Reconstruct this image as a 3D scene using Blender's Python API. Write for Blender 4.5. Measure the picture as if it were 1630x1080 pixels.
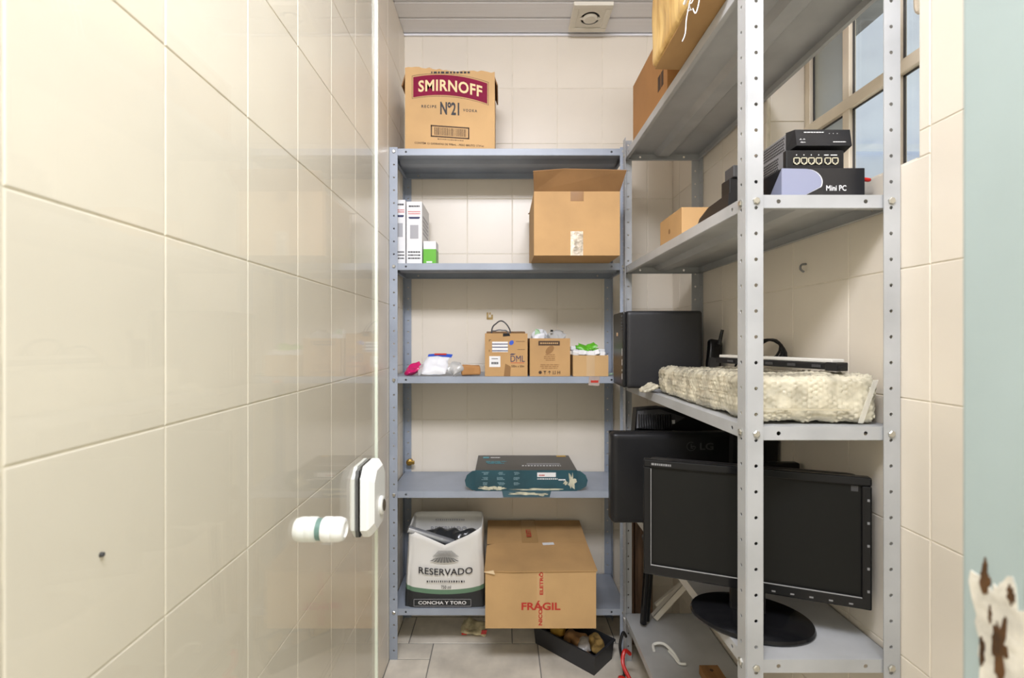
import bpy, bmesh, math, random
import numpy as np
from mathutils import Vector, Matrix, noise as mnoise
R = math.radians
for o in list(bpy.data.objects): bpy.data.objects.remove(o)
scene = bpy.context.scene
COL = scene.collection
CZ = 1.234            # camera height above the floor; z below is measured from the camera's eye level
F = 762.0             # focal length in pixels (1630 wide)

# ---------------------------------------------------------------- camera
cd = bpy.data.cameras.new('camera'); cam = bpy.data.objects.new('camera', cd); COL.objects.link(cam)
cam.location = (0, 0, CZ); cam.rotation_euler = (R(90), 0, 0)
cd.sensor_width = 36; cd.sensor_fit = 'HORIZONTAL'; cd.lens = F / 1630 * 36; cd.shift_x = 16 / 1630
cd.clip_start = 0.02; cd.dof.use_dof = True; cd.dof.focus_distance = 1.3; cd.dof.aperture_fstop = 4.0
scene.camera = cam
# ---------------------------------------------------------------- light
w = bpy.data.worlds.new('world'); scene.world = w; w.use_nodes = True
w.node_tree.nodes['Background'].inputs[0].default_value = (1.0, 0.945, 0.80, 1)
w.node_tree.nodes['Background'].inputs[1].default_value = 0.60
def area(name, loc, rot, sx, sy, power, color=(1, 1, 1)):
    l = bpy.data.lights.new(name, 'AREA'); l.shape = 'RECTANGLE'; l.size = sx; l.size_y = sy; l.energy = power; l.color = color
    o = bpy.data.objects.new(name, l); COL.objects.link(o); o.location = loc; o.rotation_euler = rot
    return o
area('hallway_lamp', (0.05, -0.10, CZ + 1.34), (R(58), 0, 0), 1.1, 0.35, 31, (0.955, 0.965, 1.06))
vs = scene.view_settings
vs.view_transform = 'Standard'; vs.look = 'None'; vs.gamma = 1.0; vs.use_curve_mapping = False; vs.exposure = 0.88

# ---------------------------------------------------------------- materials
MATS = {}
def mat(name, col, rough=0.5, metal=0.0, var=0.0, vscale=8.0, bump=0.0, bscale=60.0, spec=0.5, trans=0.0, alpha=1.0, rnd=0.0, stretch=None, coat=0.0, col2=None):
    if name in MATS: return MATS[name]
    m = bpy.data.materials.new(name); m.use_nodes = True; MATS[name] = m
    nt = m.node_tree; b = nt.nodes['Principled BSDF']
    b.inputs['Base Color'].default_value = (*col, 1); b.inputs['Roughness'].default_value = rough
    b.inputs['Metallic'].default_value = metal; b.inputs['Specular IOR Level'].default_value = spec
    b.inputs['Transmission Weight'].default_value = trans; b.inputs['Alpha'].default_value = alpha
    b.inputs['Coat Weight'].default_value = coat
    tc = nt.nodes.new('ShaderNodeTexCoord'); src = tc.outputs['Object']
    if stretch:
        mp = nt.nodes.new('ShaderNodeMapping'); mp.inputs['Scale'].default_value = stretch
        nt.links.new(src, mp.inputs[0]); src = mp.outputs[0]
    if var > 0 or rnd > 0:
        n = nt.nodes.new('ShaderNodeTexNoise'); n.inputs['Scale'].default_value = vscale; n.inputs['Detail'].default_value = 5
        nt.links.new(src, n.inputs['Vector'])
        c2 = col2 or tuple(max(0, c * (1 - 2 * var)) for c in col)
        c1 = col if col2 else tuple(min(1, c * (1 + var * 0.6)) for c in col)
        r = nt.nodes.new('ShaderNodeValToRGB')
        r.color_ramp.elements[0].position = 0.32; r.color_ramp.elements[1].position = 0.62
        r.color_ramp.elements[0].color = (*c2, 1); r.color_ramp.elements[1].color = (*c1, 1)
        nt.links.new(n.outputs['Fac'], r.inputs['Fac'])
        last = r.outputs['Color']
        if rnd > 0:
            oi = nt.nodes.new('ShaderNodeObjectInfo'); mr = nt.nodes.new('ShaderNodeMapRange')
            mr.inputs['To Min'].default_value = 1 - rnd; mr.inputs['To Max'].default_value = 1 + rnd
            nt.links.new(oi.outputs['Random'], mr.inputs['Value'])
            hs = nt.nodes.new('ShaderNodeHueSaturation')
            nt.links.new(mr.outputs[0], hs.inputs['Value']); nt.links.new(last, hs.inputs['Color']); last = hs.outputs['Color']
        nt.links.new(last, b.inputs['Base Color'])
    if bump > 0:
        n2 = nt.nodes.new('ShaderNodeTexNoise'); n2.inputs['Scale'].default_value = bscale; n2.inputs['Detail'].default_value = 4
        nt.links.new(src, n2.inputs['Vector'])
        bp = nt.nodes.new('ShaderNodeBump'); bp.inputs['Strength'].default_value = bump; bp.inputs['Distance'].default_value = 0.004
        nt.links.new(n2.outputs['Fac'], bp.inputs['Height']); nt.links.new(bp.outputs[0], b.inputs['Normal'])
    return m
def glassmat(name, tint, boost=1.0, rough=0.0):
    m = bpy.data.materials.new(name); m.use_nodes = True; MATS[name] = m
    nt = m.node_tree; nt.nodes.remove(nt.nodes['Principled BSDF']); out = nt.nodes['Material Output']
    tr = nt.nodes.new('ShaderNodeBsdfTransparent'); tr.inputs[0].default_value = (*tint, 1)
    gl = nt.nodes.new('ShaderNodeBsdfGlossy'); gl.inputs['Roughness'].default_value = rough
    fr = nt.nodes.new('ShaderNodeFresnel'); fr.inputs[0].default_value = 1.45
    ge = nt.nodes.new('ShaderNodeNewGeometry'); mi = nt.nodes.new('ShaderNodeMapRange')     # same index on both sides of the sheet
    mi.inputs['To Min'].default_value = 1.45; mi.inputs['To Max'].default_value = 1 / 1.45
    nt.links.new(ge.outputs['Backfacing'], mi.inputs['Value']); nt.links.new(mi.outputs[0], fr.inputs[0])
    mu = nt.nodes.new('ShaderNodeMath'); mu.operation = 'MULTIPLY'; mu.inputs[1].default_value = boost
    mx = nt.nodes.new('ShaderNodeMixShader')
    nt.links.new(fr.outputs[0], mu.inputs[0]); nt.links.new(mu.outputs[0], mx.inputs[0])
    nt.links.new(tr.outputs[0], mx.inputs[1]); nt.links.new(gl.outputs[0], mx.inputs[2]); nt.links.new(mx.outputs[0], out.inputs[0])
    return m
M_TILE = mat('cream_glazed_tile', (0.79, 0.725, 0.62), 0.32, spec=0.4, var=0.025, vscale=3, bump=0.05, bscale=9, rnd=0.02)
M_GROUT = mat('cream_grout', (0.80, 0.74, 0.62), 0.8, var=0.08, vscale=30)
M_FLOOR = mat('stone_floor_tile', (0.80, 0.735, 0.62), 0.3, var=0.14, vscale=7, rnd=0.03)
M_FGROUT = mat('grey_floor_grout', (0.22, 0.21, 0.19), 0.9)
M_PVC = mat('white_pvc', (0.84, 0.84, 0.87), 0.35, var=0.02, stretch=(0.3, 40, 1))
M_BLUEST = mat('blue_grey_painted_steel', (0.33, 0.37, 0.435), 0.4, var=0.07, vscale=6, bump=0.03, bscale=30)
M_GREYST = mat('light_grey_painted_steel', (0.44, 0.45, 0.455), 0.42, var=0.07, vscale=7, bump=0.03, bscale=30)
M_ZINC = mat('zinc_bolt', (0.62, 0.61, 0.56), 0.3, metal=1.0)
M_KRAFT = mat('kraft_cardboard', (0.50, 0.30, 0.125), 0.75, var=0.08, vscale=5, bump=0.05, bscale=120)
M_KRAFT2 = mat('pale_kraft_cardboard', (0.57, 0.36, 0.16), 0.75, var=0.06, vscale=5, bump=0.05, bscale=120)
M_KRAFT3 = mat('orange_kraft_cardboard', (0.44, 0.215, 0.07), 0.75, var=0.07, vscale=5, bump=0.05, bscale=120)
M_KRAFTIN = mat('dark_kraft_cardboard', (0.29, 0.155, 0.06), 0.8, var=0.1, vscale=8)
M_BLACK = mat('black_plastic', (0.012, 0.012, 0.013), 0.38, var=0.2, vscale=5, spec=0.3)
M_BLACKG = mat('gloss_black_plastic', (0.008, 0.008, 0.009), 0.18, spec=0.25)
M_SCREEN = mat('dark_screen', (0.011, 0.011, 0.010), 0.42, spec=0.15)
M_DGREY = mat('dark_grey_plastic', (0.05, 0.05, 0.053), 0.45)
M_MGREY = mat('mid_grey_plastic', (0.23, 0.23, 0.235), 0.45)
M_LAV = mat('lavender_grey_print', (0.27, 0.29, 0.40), 0.35)
M_WHITE = mat('white_plastic', (0.82, 0.83, 0.80), 0.28)
M_WPAPER = mat('white_card', (0.80, 0.80, 0.80), 0.5, var=0.03)
M_INK = mat('black_ink', (0.02, 0.02, 0.025), 0.6)
M_GREYINK = mat('grey_ink', (0.38, 0.38, 0.40), 0.6)
M_BROWNINK = mat('brown_black_ink', (0.06, 0.03, 0.015), 0.7)
M_NAVY = mat('navy_ink', (0.015, 0.02, 0.09), 0.6)
M_BLUE = mat('blue_ink', (0.03, 0.09, 0.5), 0.5)
M_CRIM = mat('crimson_ink', (0.21, 0.003, 0.038), 0.6, var=0.08, spec=0.2)
M_CREAMINK = mat('cream_ink', (0.78, 0.60, 0.33), 0.7)
M_RED = mat('red_ink', (0.50, 0.035, 0.02), 0.6)
M_REDPL = mat('red_plastic', (0.62, 0.02, 0.015), 0.35)
M_GREEN = mat('green_print', (0.11, 0.42, 0.02), 0.4)
M_TAPE = mat('brown_packing_tape', (0.27, 0.14, 0.05), 0.2)
M_CTAPE = mat('clear_packing_tape', (0.72, 0.62, 0.48), 0.12, var=0.25, vscale=60, bump=0.6, bscale=90)
M_BRASS = mat('old_brass', (0.45, 0.28, 0.07), 0.35, metal=1.0)
M_WOODB = mat('brown_wood', (0.24, 0.12, 0.04), 0.6, var=0.25, vscale=6, stretch=(6, 1, 1))
M_WOODD = mat('dark_stained_wood', (0.17, 0.10, 0.06), 0.6, var=0.3, vscale=8, stretch=(8, 8, 0.6))
M_TEAL = mat('teal_print_card', (0.012, 0.068, 0.092), 0.4, var=0.15, vscale=9)
M_DCARD = mat('black_print_card', (0.028, 0.025, 0.022), 0.35, var=0.1)
M_TORN = mat('torn_paper', (0.62, 0.60, 0.45), 0.9, var=0.15, vscale=40)
M_FRAME = mat('beige_painted_steel', (0.80, 0.71, 0.57), 0.45, var=0.04)
M_JAMB = mat('blue_green_door_paint', (0.40, 0.49, 0.49), 0.4, var=0.04, vscale=6)
M_RUST = mat('brown_rust', (0.10, 0.045, 0.012), 0.9, var=0.3, vscale=60)
M_PRIMER = mat('peeled_white_primer', (0.74, 0.71, 0.62), 0.8, var=0.12, vscale=45, bump=0.4, bscale=80)
M_EXT = mat('sky_tinted_render', (0.66, 0.76, 1.0), 0.9, var=0.04, vscale=6, bump=0.3, bscale=60)  # white wall outside; the blue of the sky light is put into its colour
M_EXTG = mat('grey_soffit', (0.20, 0.21, 0.22), 0.9, var=0.1)
M_BUBBLE = mat('bubble_wrap', (0.72, 0.67, 0.51), 0.10, var=0.2, vscale=22, trans=0.12, coat=0.5)
M_CLEARBAG = mat('clear_plastic_bag', (0.80, 0.80, 0.78), 0.16, bump=0.5, bscale=60, trans=0.5)
M_WBAG = mat('white_plastic_bag', (0.82, 0.83, 0.86), 0.3, bump=0.25, bscale=35)
M_PINK = mat('magenta_plastic', (0.60, 0.015, 0.14), 0.25, bump=0.4, bscale=40)
M_DPLAST = mat('dark_crumpled_plastic', (0.03, 0.032, 0.035), 0.16, bump=0.9, bscale=30)
M_SILVER = mat('grey_foil_tube', (0.45, 0.47, 0.50), 0.22, metal=0.6)
M_STRAW = mat('straw_wrap', (0.76, 0.52, 0.19), 0.4, var=0.2, vscale=30, bump=0.9, bscale=40, stretch=(1, 1, 0.25), col2=(0.45, 0.24, 0.06))
M_YEL = mat('yellow_plastic', (0.66, 0.40, 0.06), 0.5)
M_TAN = mat('tan_leather', (0.50, 0.28, 0.12), 0.6, var=0.2, vscale=25)
M_GLASSEDGE = mat('lit_glass_edge', (0.80, 0.84, 0.74), 0.2)  # bright refracted line at the door glass edge, put in as pale colour
M_GLASS = glassmat('door_glass', (0.985, 0.995, 0.985), 0.6)
M_PANE = glassmat('window_glass', (0.95, 0.97, 0.97), 1.0)
M_FROST = mat('frosted_window_glass', (0.55, 0.58, 0.56), 0.3, trans=0.6)
M_TEALSEAL = mat('green_glass_washer', (0.10, 0.22, 0.19), 0.3)

# ---------------------------------------------------------------- mesh helpers
class MB:
    def __init__(s): s.bm = bmesh.new()
    def box(s, x0, x1, y0, y1, z0, z1, bev=0.0, seg=2, rot=None, about=None):
        b2 = bmesh.new(); bmesh.ops.create_cube(b2, size=1.0)
        for v in b2.verts: v.co = Vector(((x0 + x1) / 2 + v.co.x * (x1 - x0), (y0 + y1) / 2 + v.co.y * (y1 - y0), (z0 + z1) / 2 + v.co.z * (z1 - z0)))
        if bev > 0: bmesh.ops.bevel(b2, geom=list(b2.edges), offset=bev, segments=seg, affect='EDGES', profile=0.5)
        if rot is not None:
            c = Vector(about or ((x0 + x1) / 2, (y0 + y1) / 2, (z0 + z1) / 2))
            for v in b2.verts: v.co = c + rot @ (v.co - c)
        s._join(b2); return s
    def _join(s, b2):
        me = bpy.data.meshes.new('tmp'); b2.to_mesh(me); b2.free(); s.bm.from_mesh(me); bpy.data.meshes.remove(me)
    def quads(s, verts, faces):
        vs = [s.bm.verts.new(v) for v in verts]
        for f in faces: s.bm.faces.new([vs[i] for i in f])
        return s
    def prism(s, pts, d):                       # polygon (list of 3D points) extruded by vector d
        d = Vector(d); n = len(pts); a = [Vector(p) for p in pts]
        vs = [s.bm.verts.new(p) for p in a] + [s.bm.verts.new(p + d) for p in a]
        s.bm.faces.new(vs[:n][::-1]); s.bm.faces.new(vs[n:])
        for i in range(n): s.bm.faces.new((vs[i], vs[(i + 1) % n], vs[n + (i + 1) % n], vs[n + i]))
        return s
    def tube(s, pts, r, seg=8, r_end=None, caps=True, smooth_path=0):
        P = [Vector(p) for p in pts]
        if smooth_path:
            Q = []
            for i in range(len(P) - 1):
                p0 = P[max(i - 1, 0)]; p1 = P[i]; p2 = P[i + 1]; p3 = P[min(i + 2, len(P) - 1)]
                for k in range(smooth_path):
                    t = k / smooth_path
                    Q.append(0.5 * ((2 * p1) + (p2 - p0) * t + (2 * p0 - 5 * p1 + 4 * p2 - p3) * t * t + (3 * p1 - p0 - 3 * p2 + p3) * t ** 3))
            Q.append(P[-1]); P = Q
        rings = []; up = None
        for i, p in enumerate(P):
            t = (P[min(i + 1, len(P) - 1)] - P[max(i - 1, 0)]).normalized()
            if up is None: up = t.orthogonal().normalized()
            up = (up - t * up.dot(t)).normalized(); sd = t.cross(up)
            rr = r if r_end is None else r + (r_end - r) * i / max(1, len(P) - 1)
            rings.append([s.bm.verts.new(p + (up * math.cos(a) + sd * math.sin(a)) * rr) for a in [2 * math.pi * k / seg for k in range(seg)]])
        for a, b in zip(rings, rings[1:]):
            for k in range(seg): s.bm.faces.new((a[k], a[(k + 1) % seg], b[(k + 1) % seg], b[k]))
        if caps: s.bm.faces.new(rings[0][::-1]); s.bm.faces.new(rings[-1])
        return s
    def lathe(s, prof, origin, axis, seg=24, sx=1.0, sy=1.0):     # prof: list of (radius, along)
        ax = Vector(axis).normalized(); u = ax.orthogonal().normalized() if abs(ax.z) < 0.9 else Vector((1, 0, 0)); v = ax.cross(u)
        o = Vector(origin); rings = []
        for r, h in prof:
            rings.append([s.bm.verts.new(o + ax * h + (u * math.cos(a) * sx + v * math.sin(a) * sy) * r) for a in [2 * math.pi * k / seg for k in range(seg)]])
        for a, b in zip(rings, rings[1:]):
            for k in range(seg): s.bm.faces.new((a[k], a[(k + 1) % seg], b[(k + 1) % seg], b[k]))
        s.bm.faces.new(rings[0][::-1]); s.bm.faces.new(rings[-1])
        return s
    def strip(s, length, width, holes, r, th, fn, tc=None):       # sheet strip with round holes; fn(s,t) -> (point), normal offset via solidify
        tc = width / 2 if tc is None else tc
        b2 = bmesh.new(); c = min(tc, width - tc) * 0.9; xs = 0.0
        def q(pts): b2.faces.new([b2.verts.new(Vector(fn(*p))) for p in pts])
        for h in sorted(holes):
            if h - c > xs + 1e-6: q([(xs, 0), (h - c, 0), (h - c, tc), (h - c, width), (xs, width), (xs, tc)])
            a0, a1 = h - c, h + c
            o8 = [(a1, tc), (a1, width), (h, width), (a0, width), (a0, tc), (a0, 0), (h, 0), (a1, 0)]
            i8 = [(h + r * math.cos(math.pi * k / 4), tc + r * math.sin(math.pi * k / 4)) for k in range(8)]
            for k in range(8): q([o8[k], o8[(k + 1) % 8], i8[(k + 1) % 8], i8[k]])
            xs = a1
        if xs < length: q([(xs, 0), (length, 0), (length, width), (xs, width), (xs, tc)])
        bmesh.ops.remove_doubles(b2, verts=b2.verts, dist=1e-5)
        bmesh.ops.recalc_face_normals(b2, faces=b2.faces)
        bmesh.ops.solidify(b2, geom=list(b2.faces), thickness=th)
        s._join(b2); return s
    def build(s, name, m, parent=None, smooth=False, world=True, recalc=True):
        if recalc: bmesh.ops.recalc_face_normals(s.bm, faces=s.bm.faces)
        me = bpy.data.meshes.new(name); 
        off = Vector((0, 0, 0))
        if parent is None:
            xs = [v.co for v in s.bm.verts]
            off = Vector(((min(c.x for c in xs) + max(c.x for c in xs)) / 2, (min(c.y for c in xs) + max(c.y for c in xs)) / 2, min(c.z for c in xs)))
        elif world:
            p = parent
            while p is not None: off += p.location; p = p.parent
        for v in s.bm.verts: v.co -= off
        if smooth:
            for f in s.bm.faces: f.smooth = True
        s.bm.to_mesh(me); s.bm.free()
        if smooth: me.set_sharp_from_angle(angle=R(40))
        me.materials.append(m)
        o = bpy.data.objects.new(name, me); COL.objects.link(o)
        if parent is None: o.location = off
        else: o.parent = parent
        return o
def tag(o, label, cat, group=None, kind=None):
    if label: o['label'] = label
    if cat: o['category'] = cat
    if group: o['group'] = group
    if kind: o['kind'] = kind
    return o
def thing(name, label, cat, loc, rotz=0.0, group=None, kind=None):
    o = bpy.data.objects.new(name, None); COL.objects.link(o); o.empty_display_size = 0.05
    o.location = loc; o.rotation_euler = (0, 0, rotz)
    return tag(o, label, cat, group, kind)
def soft(name, m, size, center, rad, res, disp=None, parent=None, rot=None, world=True, warp=None):   # box of grids, rounded and displaced
    sx, sy, sz = [a / 2 for a in size]; H = np.array([sx, sy, sz]); rad = min(rad, sx * .999, sy * .999, sz * .999)
    V = []; Fc = []; idx = {}
    for ax in range(3):
        for sg in (-1, 1):
            a, b = [(1, 2), (2, 0), (0, 1)][ax]
            na = max(2, int(round(2 * H[a] / res))); nb = max(2, int(round(2 * H[b] / res)))
            grid = {}
            for i in range(na + 1):
                for j in range(nb + 1):
                    p = np.zeros(3); p[ax] = sg * H[ax]; p[a] = -H[a] + 2 * H[a] * i / na; p[b] = -H[b] + 2 * H[b] * j / nb
                    key = tuple(np.round(p, 6))
                    if key not in idx or (0 < i < na and 0 < j < nb):
                        inner = np.clip(p, -H + rad, H - rad); d = p - inner; L = np.linalg.norm(d)
                        n = d / L if L > 1e-9 else np.eye(3)[ax] * sg
                        q = inner + n * rad if L > 1e-9 else p
                        if disp: 
                            ed = min(i, na - i, j, nb - j) * res
                            q = q + n * disp(p[a], p[b], ax, q, ed)
                        idx[key] = len(V); V.append(tuple(q))
                    grid[i, j] = idx[key]
            for i in range(na):
                for j in range(nb):
                    f = (grid[i, j], grid[i + 1, j], grid[i + 1, j + 1], grid[i, j + 1])
                    if len(set(f)) == 4: Fc.append(f if sg > 0 else f[::-1])
    c = Vector(center); out = []
    for v in V:
        v = Vector(v)
        if warp: v = Vector(warp(v))
        if rot is not None: v = rot @ v
        out.append(v + c)
    mb = MB(); mb.quads(out, Fc)
    return mb.build(name, m, parent, smooth=True, world=world, recalc=False)
def nz(amp, sc, seed=0.0):
    def f(a, b, ax, q, ed): return amp * mnoise.noise(Vector((q[0] * sc + seed, q[1] * sc - seed, q[2] * sc + seed * 2)))
    return f
def text(parent, s, cx, y, cz, wd, ht, m, rot=0.0, arc=0.0, name='lettering', bold=0.0, slope=0.0, facing='-Y', world=True, spread=1.0):
    cu = bpy.data.curves.new('tmp', 'FONT'); cu.body = s; cu.offset = bold; cu.resolution_u = 3; cu.space_character = spread
    ob = bpy.data.objects.new('tmp', cu); me = bpy.data.meshes.new_from_object(ob)
    bpy.data.objects.remove(ob); bpy.data.curves.remove(cu)
    me.name = name
    co = [v.co.copy() for v in me.vertices]
    x0, x1 = min(c.x for c in co), max(c.x for c in co); y0, y1 = min(c.y for c in co), max(c.y for c in co)
    off = Vector((0, 0, 0)); p = parent
    if world:
        while p is not None: off += p.location; p = p.parent
    cr, sr = math.cos(rot), math.sin(rot)
    for v, c in zip(me.vertices, co):
        a = ((c.x - x0) / (x1 - x0) - 0.5) * wd; b = ((c.y - y0) / (y1 - y0) - 0.5) * ht
        b += -arc * ((2 * a / wd) ** 2) + slope * a
        a, b = a * cr - b * sr, a * sr + b * cr
        v.co = Vector((cx + a, y, cz + b)) - off if facing == '-Y' else (Vector((cx + a, cz + b, y)) - off if facing == '+Z' else Vector((y, cx - a, cz + b)) - off)
    me.materials.clear(); me.materials.append(m)
    o = bpy.data.objects.new(name, me); COL.objects.link(o); o.parent = parent
    return o
def bars(parent, name, m, rects, y, th=0.0004, facing='-Y', world=True):        # flat printed marks: rects (x0,x1,z0,z1)
    mb = MB()
    for a0, a1, b0, b1 in rects:
        if facing == '-Y': mb.box(a0, a1, y - th, y, b0, b1)
        elif facing == '-X': mb.box(y - th, y, a0, a1, b0, b1)
        else: mb.box(a0, a1, b0, b1, y, y + th)
    return mb.build(name, m, parent, world=world)
random.seed(7)
def scribble(x0, x1, z0, z1, rows, gap=0.45, wmin=0.06, wmax=0.2, ragged=0.0):   # rows of short dashes that read as unreadable small print
    out = []; rh = (z1 - z0) / rows
    for k in range(rows):
        x = x0 + random.random() * ragged * (x1 - x0); xe = x1 - random.random() * ragged * (x1 - x0)
        while x < xe:
            wdt = (x1 - x0) * random.uniform(wmin, wmax)
            out.append((x, min(x + wdt, xe), z1 - rh * (k + 1) + rh * gap / 2, z1 - rh * k - rh * gap / 2)); x += wdt + (x1 - x0) * 0.03
    return out

# ---------------------------------------------------------------- room shell
XL, XR, YB, ZC, ZF, YN = -0.4335, 0.759, 2.126, 1.353, -1.234, -0.2
TW, TH, GAP = 0.2, 0.245, 0.0022
tile_cache = {}
def tile_mesh(wd, ht, dep=0.0035, rim=0.0016, m=M_TILE):
    k = (round(wd, 4), round(ht, 4), m.name)
    if k in tile_cache: return tile_cache[k]
    a, b = wd / 2, ht / 2; e = rim; c = rim * 0.35
    V = [(-a, dep, -b), (a, dep, -b), (a, dep, b), (-a, dep, b),
         (-a, e * .6, -b), (a, e * .6, -b), (a, e * .6, b), (-a, e * .6, b),
         (-a + c, e * .2, -b + c), (a - c, e * .2, -b + c), (a - c, e * .2, b - c), (-a + c, e * .2, b - c),
         (-a + e, 0, -b + e), (a - e, 0, -b + e), (a - e, 0, b - e), (-a + e, 0, b - e)]
    Fc = []
    for l in (0, 4, 8):
        for i in range(4): Fc.append((l + i, l + (i + 1) % 4, l + 4 + (i + 1) % 4, l + 4 + i))
    Fc.append((12, 13, 14, 15))
    me = bpy.data.meshes.new('tile'); me.from_pydata(V, [], Fc); me.materials.append(m); tile_cache[k] = me
    return me
def put_tile(parent, loc, rot, wd, ht, m=M_TILE, name='tile'):
    if wd < 0.006 or ht < 0.006: return
    o = bpy.data.objects.new(name, tile_mesh(wd, ht, m=m)); COL.objects.link(o); o.parent = parent
    o.location = Vector(loc) - parent.location; o.rotation_euler = rot
def cuts(lo, hi, j0, step):
    k = math.ceil((lo - j0) / step - 1e-6); r = [lo]
    while j0 + k * step < hi - 1e-6:
        if j0 + k * step > lo + 1e-6: r.append(j0 + k * step)
        k += 1
    return r + [hi]
zc = cuts(ZF, ZC, 0.133, TH)
G = 0.0016     # how far the grout lies behind the tile face
# left wall
wl = MB().box(XL - 0.10, XL - G, YN, YB + 0.1, ZF, ZC).build('wall_left', M_GROUT)
tag(wl, 'cream glossy tiled wall on the left behind the glass door', 'wall', kind='structure')
yc = cuts(YN, YB, 0.4159, 0.2002)
for a, b in zip(yc, yc[1:]):
    for c, d in zip(zc, zc[1:]): put_tile(wl, (XL, (a + b) / 2, (c + d) / 2), (0, 0, R(90)), b - a - GAP, d - c - GAP)
# back wall
wb = MB().box(XL - 0.10, XR + 0.10, YB + G, YB + 0.1, ZF, ZC).build('wall_back', M_GROUT)
tag(wb, 'cream tiled back wall behind the blue-grey shelving', 'wall', kind='structure')
xc = cuts(XL, XR, -0.354, TW)
for a, b in zip(xc, xc[1:]):
    for c, d in zip(zc, zc[1:]): put_tile(wb, ((a + b) / 2, YB, (c + d) / 2), (0, 0, 0), b - a - GAP, d - c - GAP)
# right wall with window opening
JX, JY = 0.3645, 0.38
OY0, OY1, OZ0, OZ1, XW = 0.872, 1.373, 0.33, 0.95, 0.867
mb = MB()
for y0, y1, z0, z1 in ((JY - .058, OY0, ZF, ZC), (OY1, YB + 0.1, ZF, ZC), (OY0, OY1, ZF, OZ0), (OY0, OY1, OZ1, ZC)):
    mb.box(XR + G, XR + 0.16, y0, y1, z0, z1)
wr = mb.build('wall_right', M_GROUT)
tag(wr, 'cream tiled wall on the right with the window in it', 'wall', kind='structure')
yc = cuts(JY - .058, YB, 0.848, TW)
for a, b in zip(yc, yc[1:]):
    for c, d in zip(zc, zc[1:]):
        if b <= OY0 + 1e-4 or a >= OY1 - 1e-4 or d <= OZ0 + 1e-4 or c >= OZ1 - 1e-4: rects = [(a, b, c, d)]
        else:
            rects = []
            if c < OZ0: rects.append((a, b, c, OZ0)); c = OZ0
            if d > OZ1: rects.append((a, b, OZ1, d)); d = OZ1
            if a < OY0: rects.append((a, OY0, c, d))
            if b > OY1: rects.append((OY1, b, c, d))
        for (p, q, r_, s_) in rects: put_tile(wr, (XR, (p + q) / 2, (r_ + s_) / 2), (0, 0, R(-90)), q - p - GAP, s_ - r_ - GAP)
for c, d in zip(zc, zc[1:]):                                     # tiled far reveal of the opening
    c, d = max(c, OZ0), min(d, OZ1)
    if d - c > 0.01: put_tile(wr, ((XR + XW) / 2 + 0.004, OY1 - 0.003, (c + d) / 2), (0, 0, 0), XW - XR - 0.012, d - c - GAP)
put_tile(wr, ((XR + XW) / 2, (OY0 + OY1) / 2, OZ0 + 0.003), (R(-90), 0, 0), XW - XR - 0.004, OY1 - OY0 - 0.01)
# hook, plug and stain remnants on the walls
o = MB().tube([(XR, 1.194, 0.187), (XR - 0.012, 1.194, 0.185), (XR - 0.017, 1.19, 0.174), (XR - 0.010, 1.187, 0.166)], 0.0025, 6, smooth_path=4).build('wall_hook', M_MGREY)
tag(o, 'small grey hook screwed into the right wall under the middle shelf', 'hook')
o = MB().lathe([(0.0026, 0), (0.0026, 0.003), (0.0015, 0.004)], (XL, 0.517, -0.233), (1, 0, 0), 10).build('wall_plug', M_DGREY)
tag(o, 'small dark screw plug in the left wall tile', 'wall plug')
mb = MB()
for p in ((-0.068, -0.060, 0.086, 0.118), (-0.062, -0.040, 0.086, 0.096), (-0.048, -0.040, 0.094, 0.108), (-0.056, -0.05, 0.108, 0.118)):
    mb.box(p[0], p[1], YB - 0.0015, YB, p[2], p[3])
tag(mb.build('adhesive_mark', mat('yellowed_glue', (0.52, 0.36, 0.13), 0.7, var=0.2, vscale=80)), 'yellowed hook-shaped glue remnant on the back wall', 'glue mark')
# floor
fl = MB().box(XL - 0.1, XR + 0.1, -0.6, YB + 0.1, ZF - 0.08, ZF - G).build('floor', M_FGROUT)
tag(fl, 'beige stone-look tiled floor', 'floor', kind='structure')
fl_rows = [(YB, 1.94), (1.94, 1.52), (1.52, 1.10), (1.10, 0.68), (0.68, 0.26), (0.26, -0.16), (-0.16, -0.58)]
for k, (y1, y0) in enumerate(fl_rows):
    xs = [XL, -0.378, 0.042, 0.462, XR] if k == 0 else [XL, -0.277, 0.144, 0.564, XR]
    for a, b in zip(xs, xs[1:]):
        segs = [(y0, y1)]
        if k == 1 and a == XL: segs = [(y0, 1.845), (1.845, y1)]
        for c, d in segs: put_tile(fl, ((a + b) / 2, (c + d) / 2, ZF), (R(-90), 0, 0), b - a - 0.004, d - c - 0.004, m=M_FLOOR)
fh = MB().box(-2.2, 2.4, -3.0, -0.605, ZF - 0.08, ZF).build('floor_hall', M_FLOOR)
tag(fh, 'beige hall floor in front of the closet doorway', 'floor', kind='structure')
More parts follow.
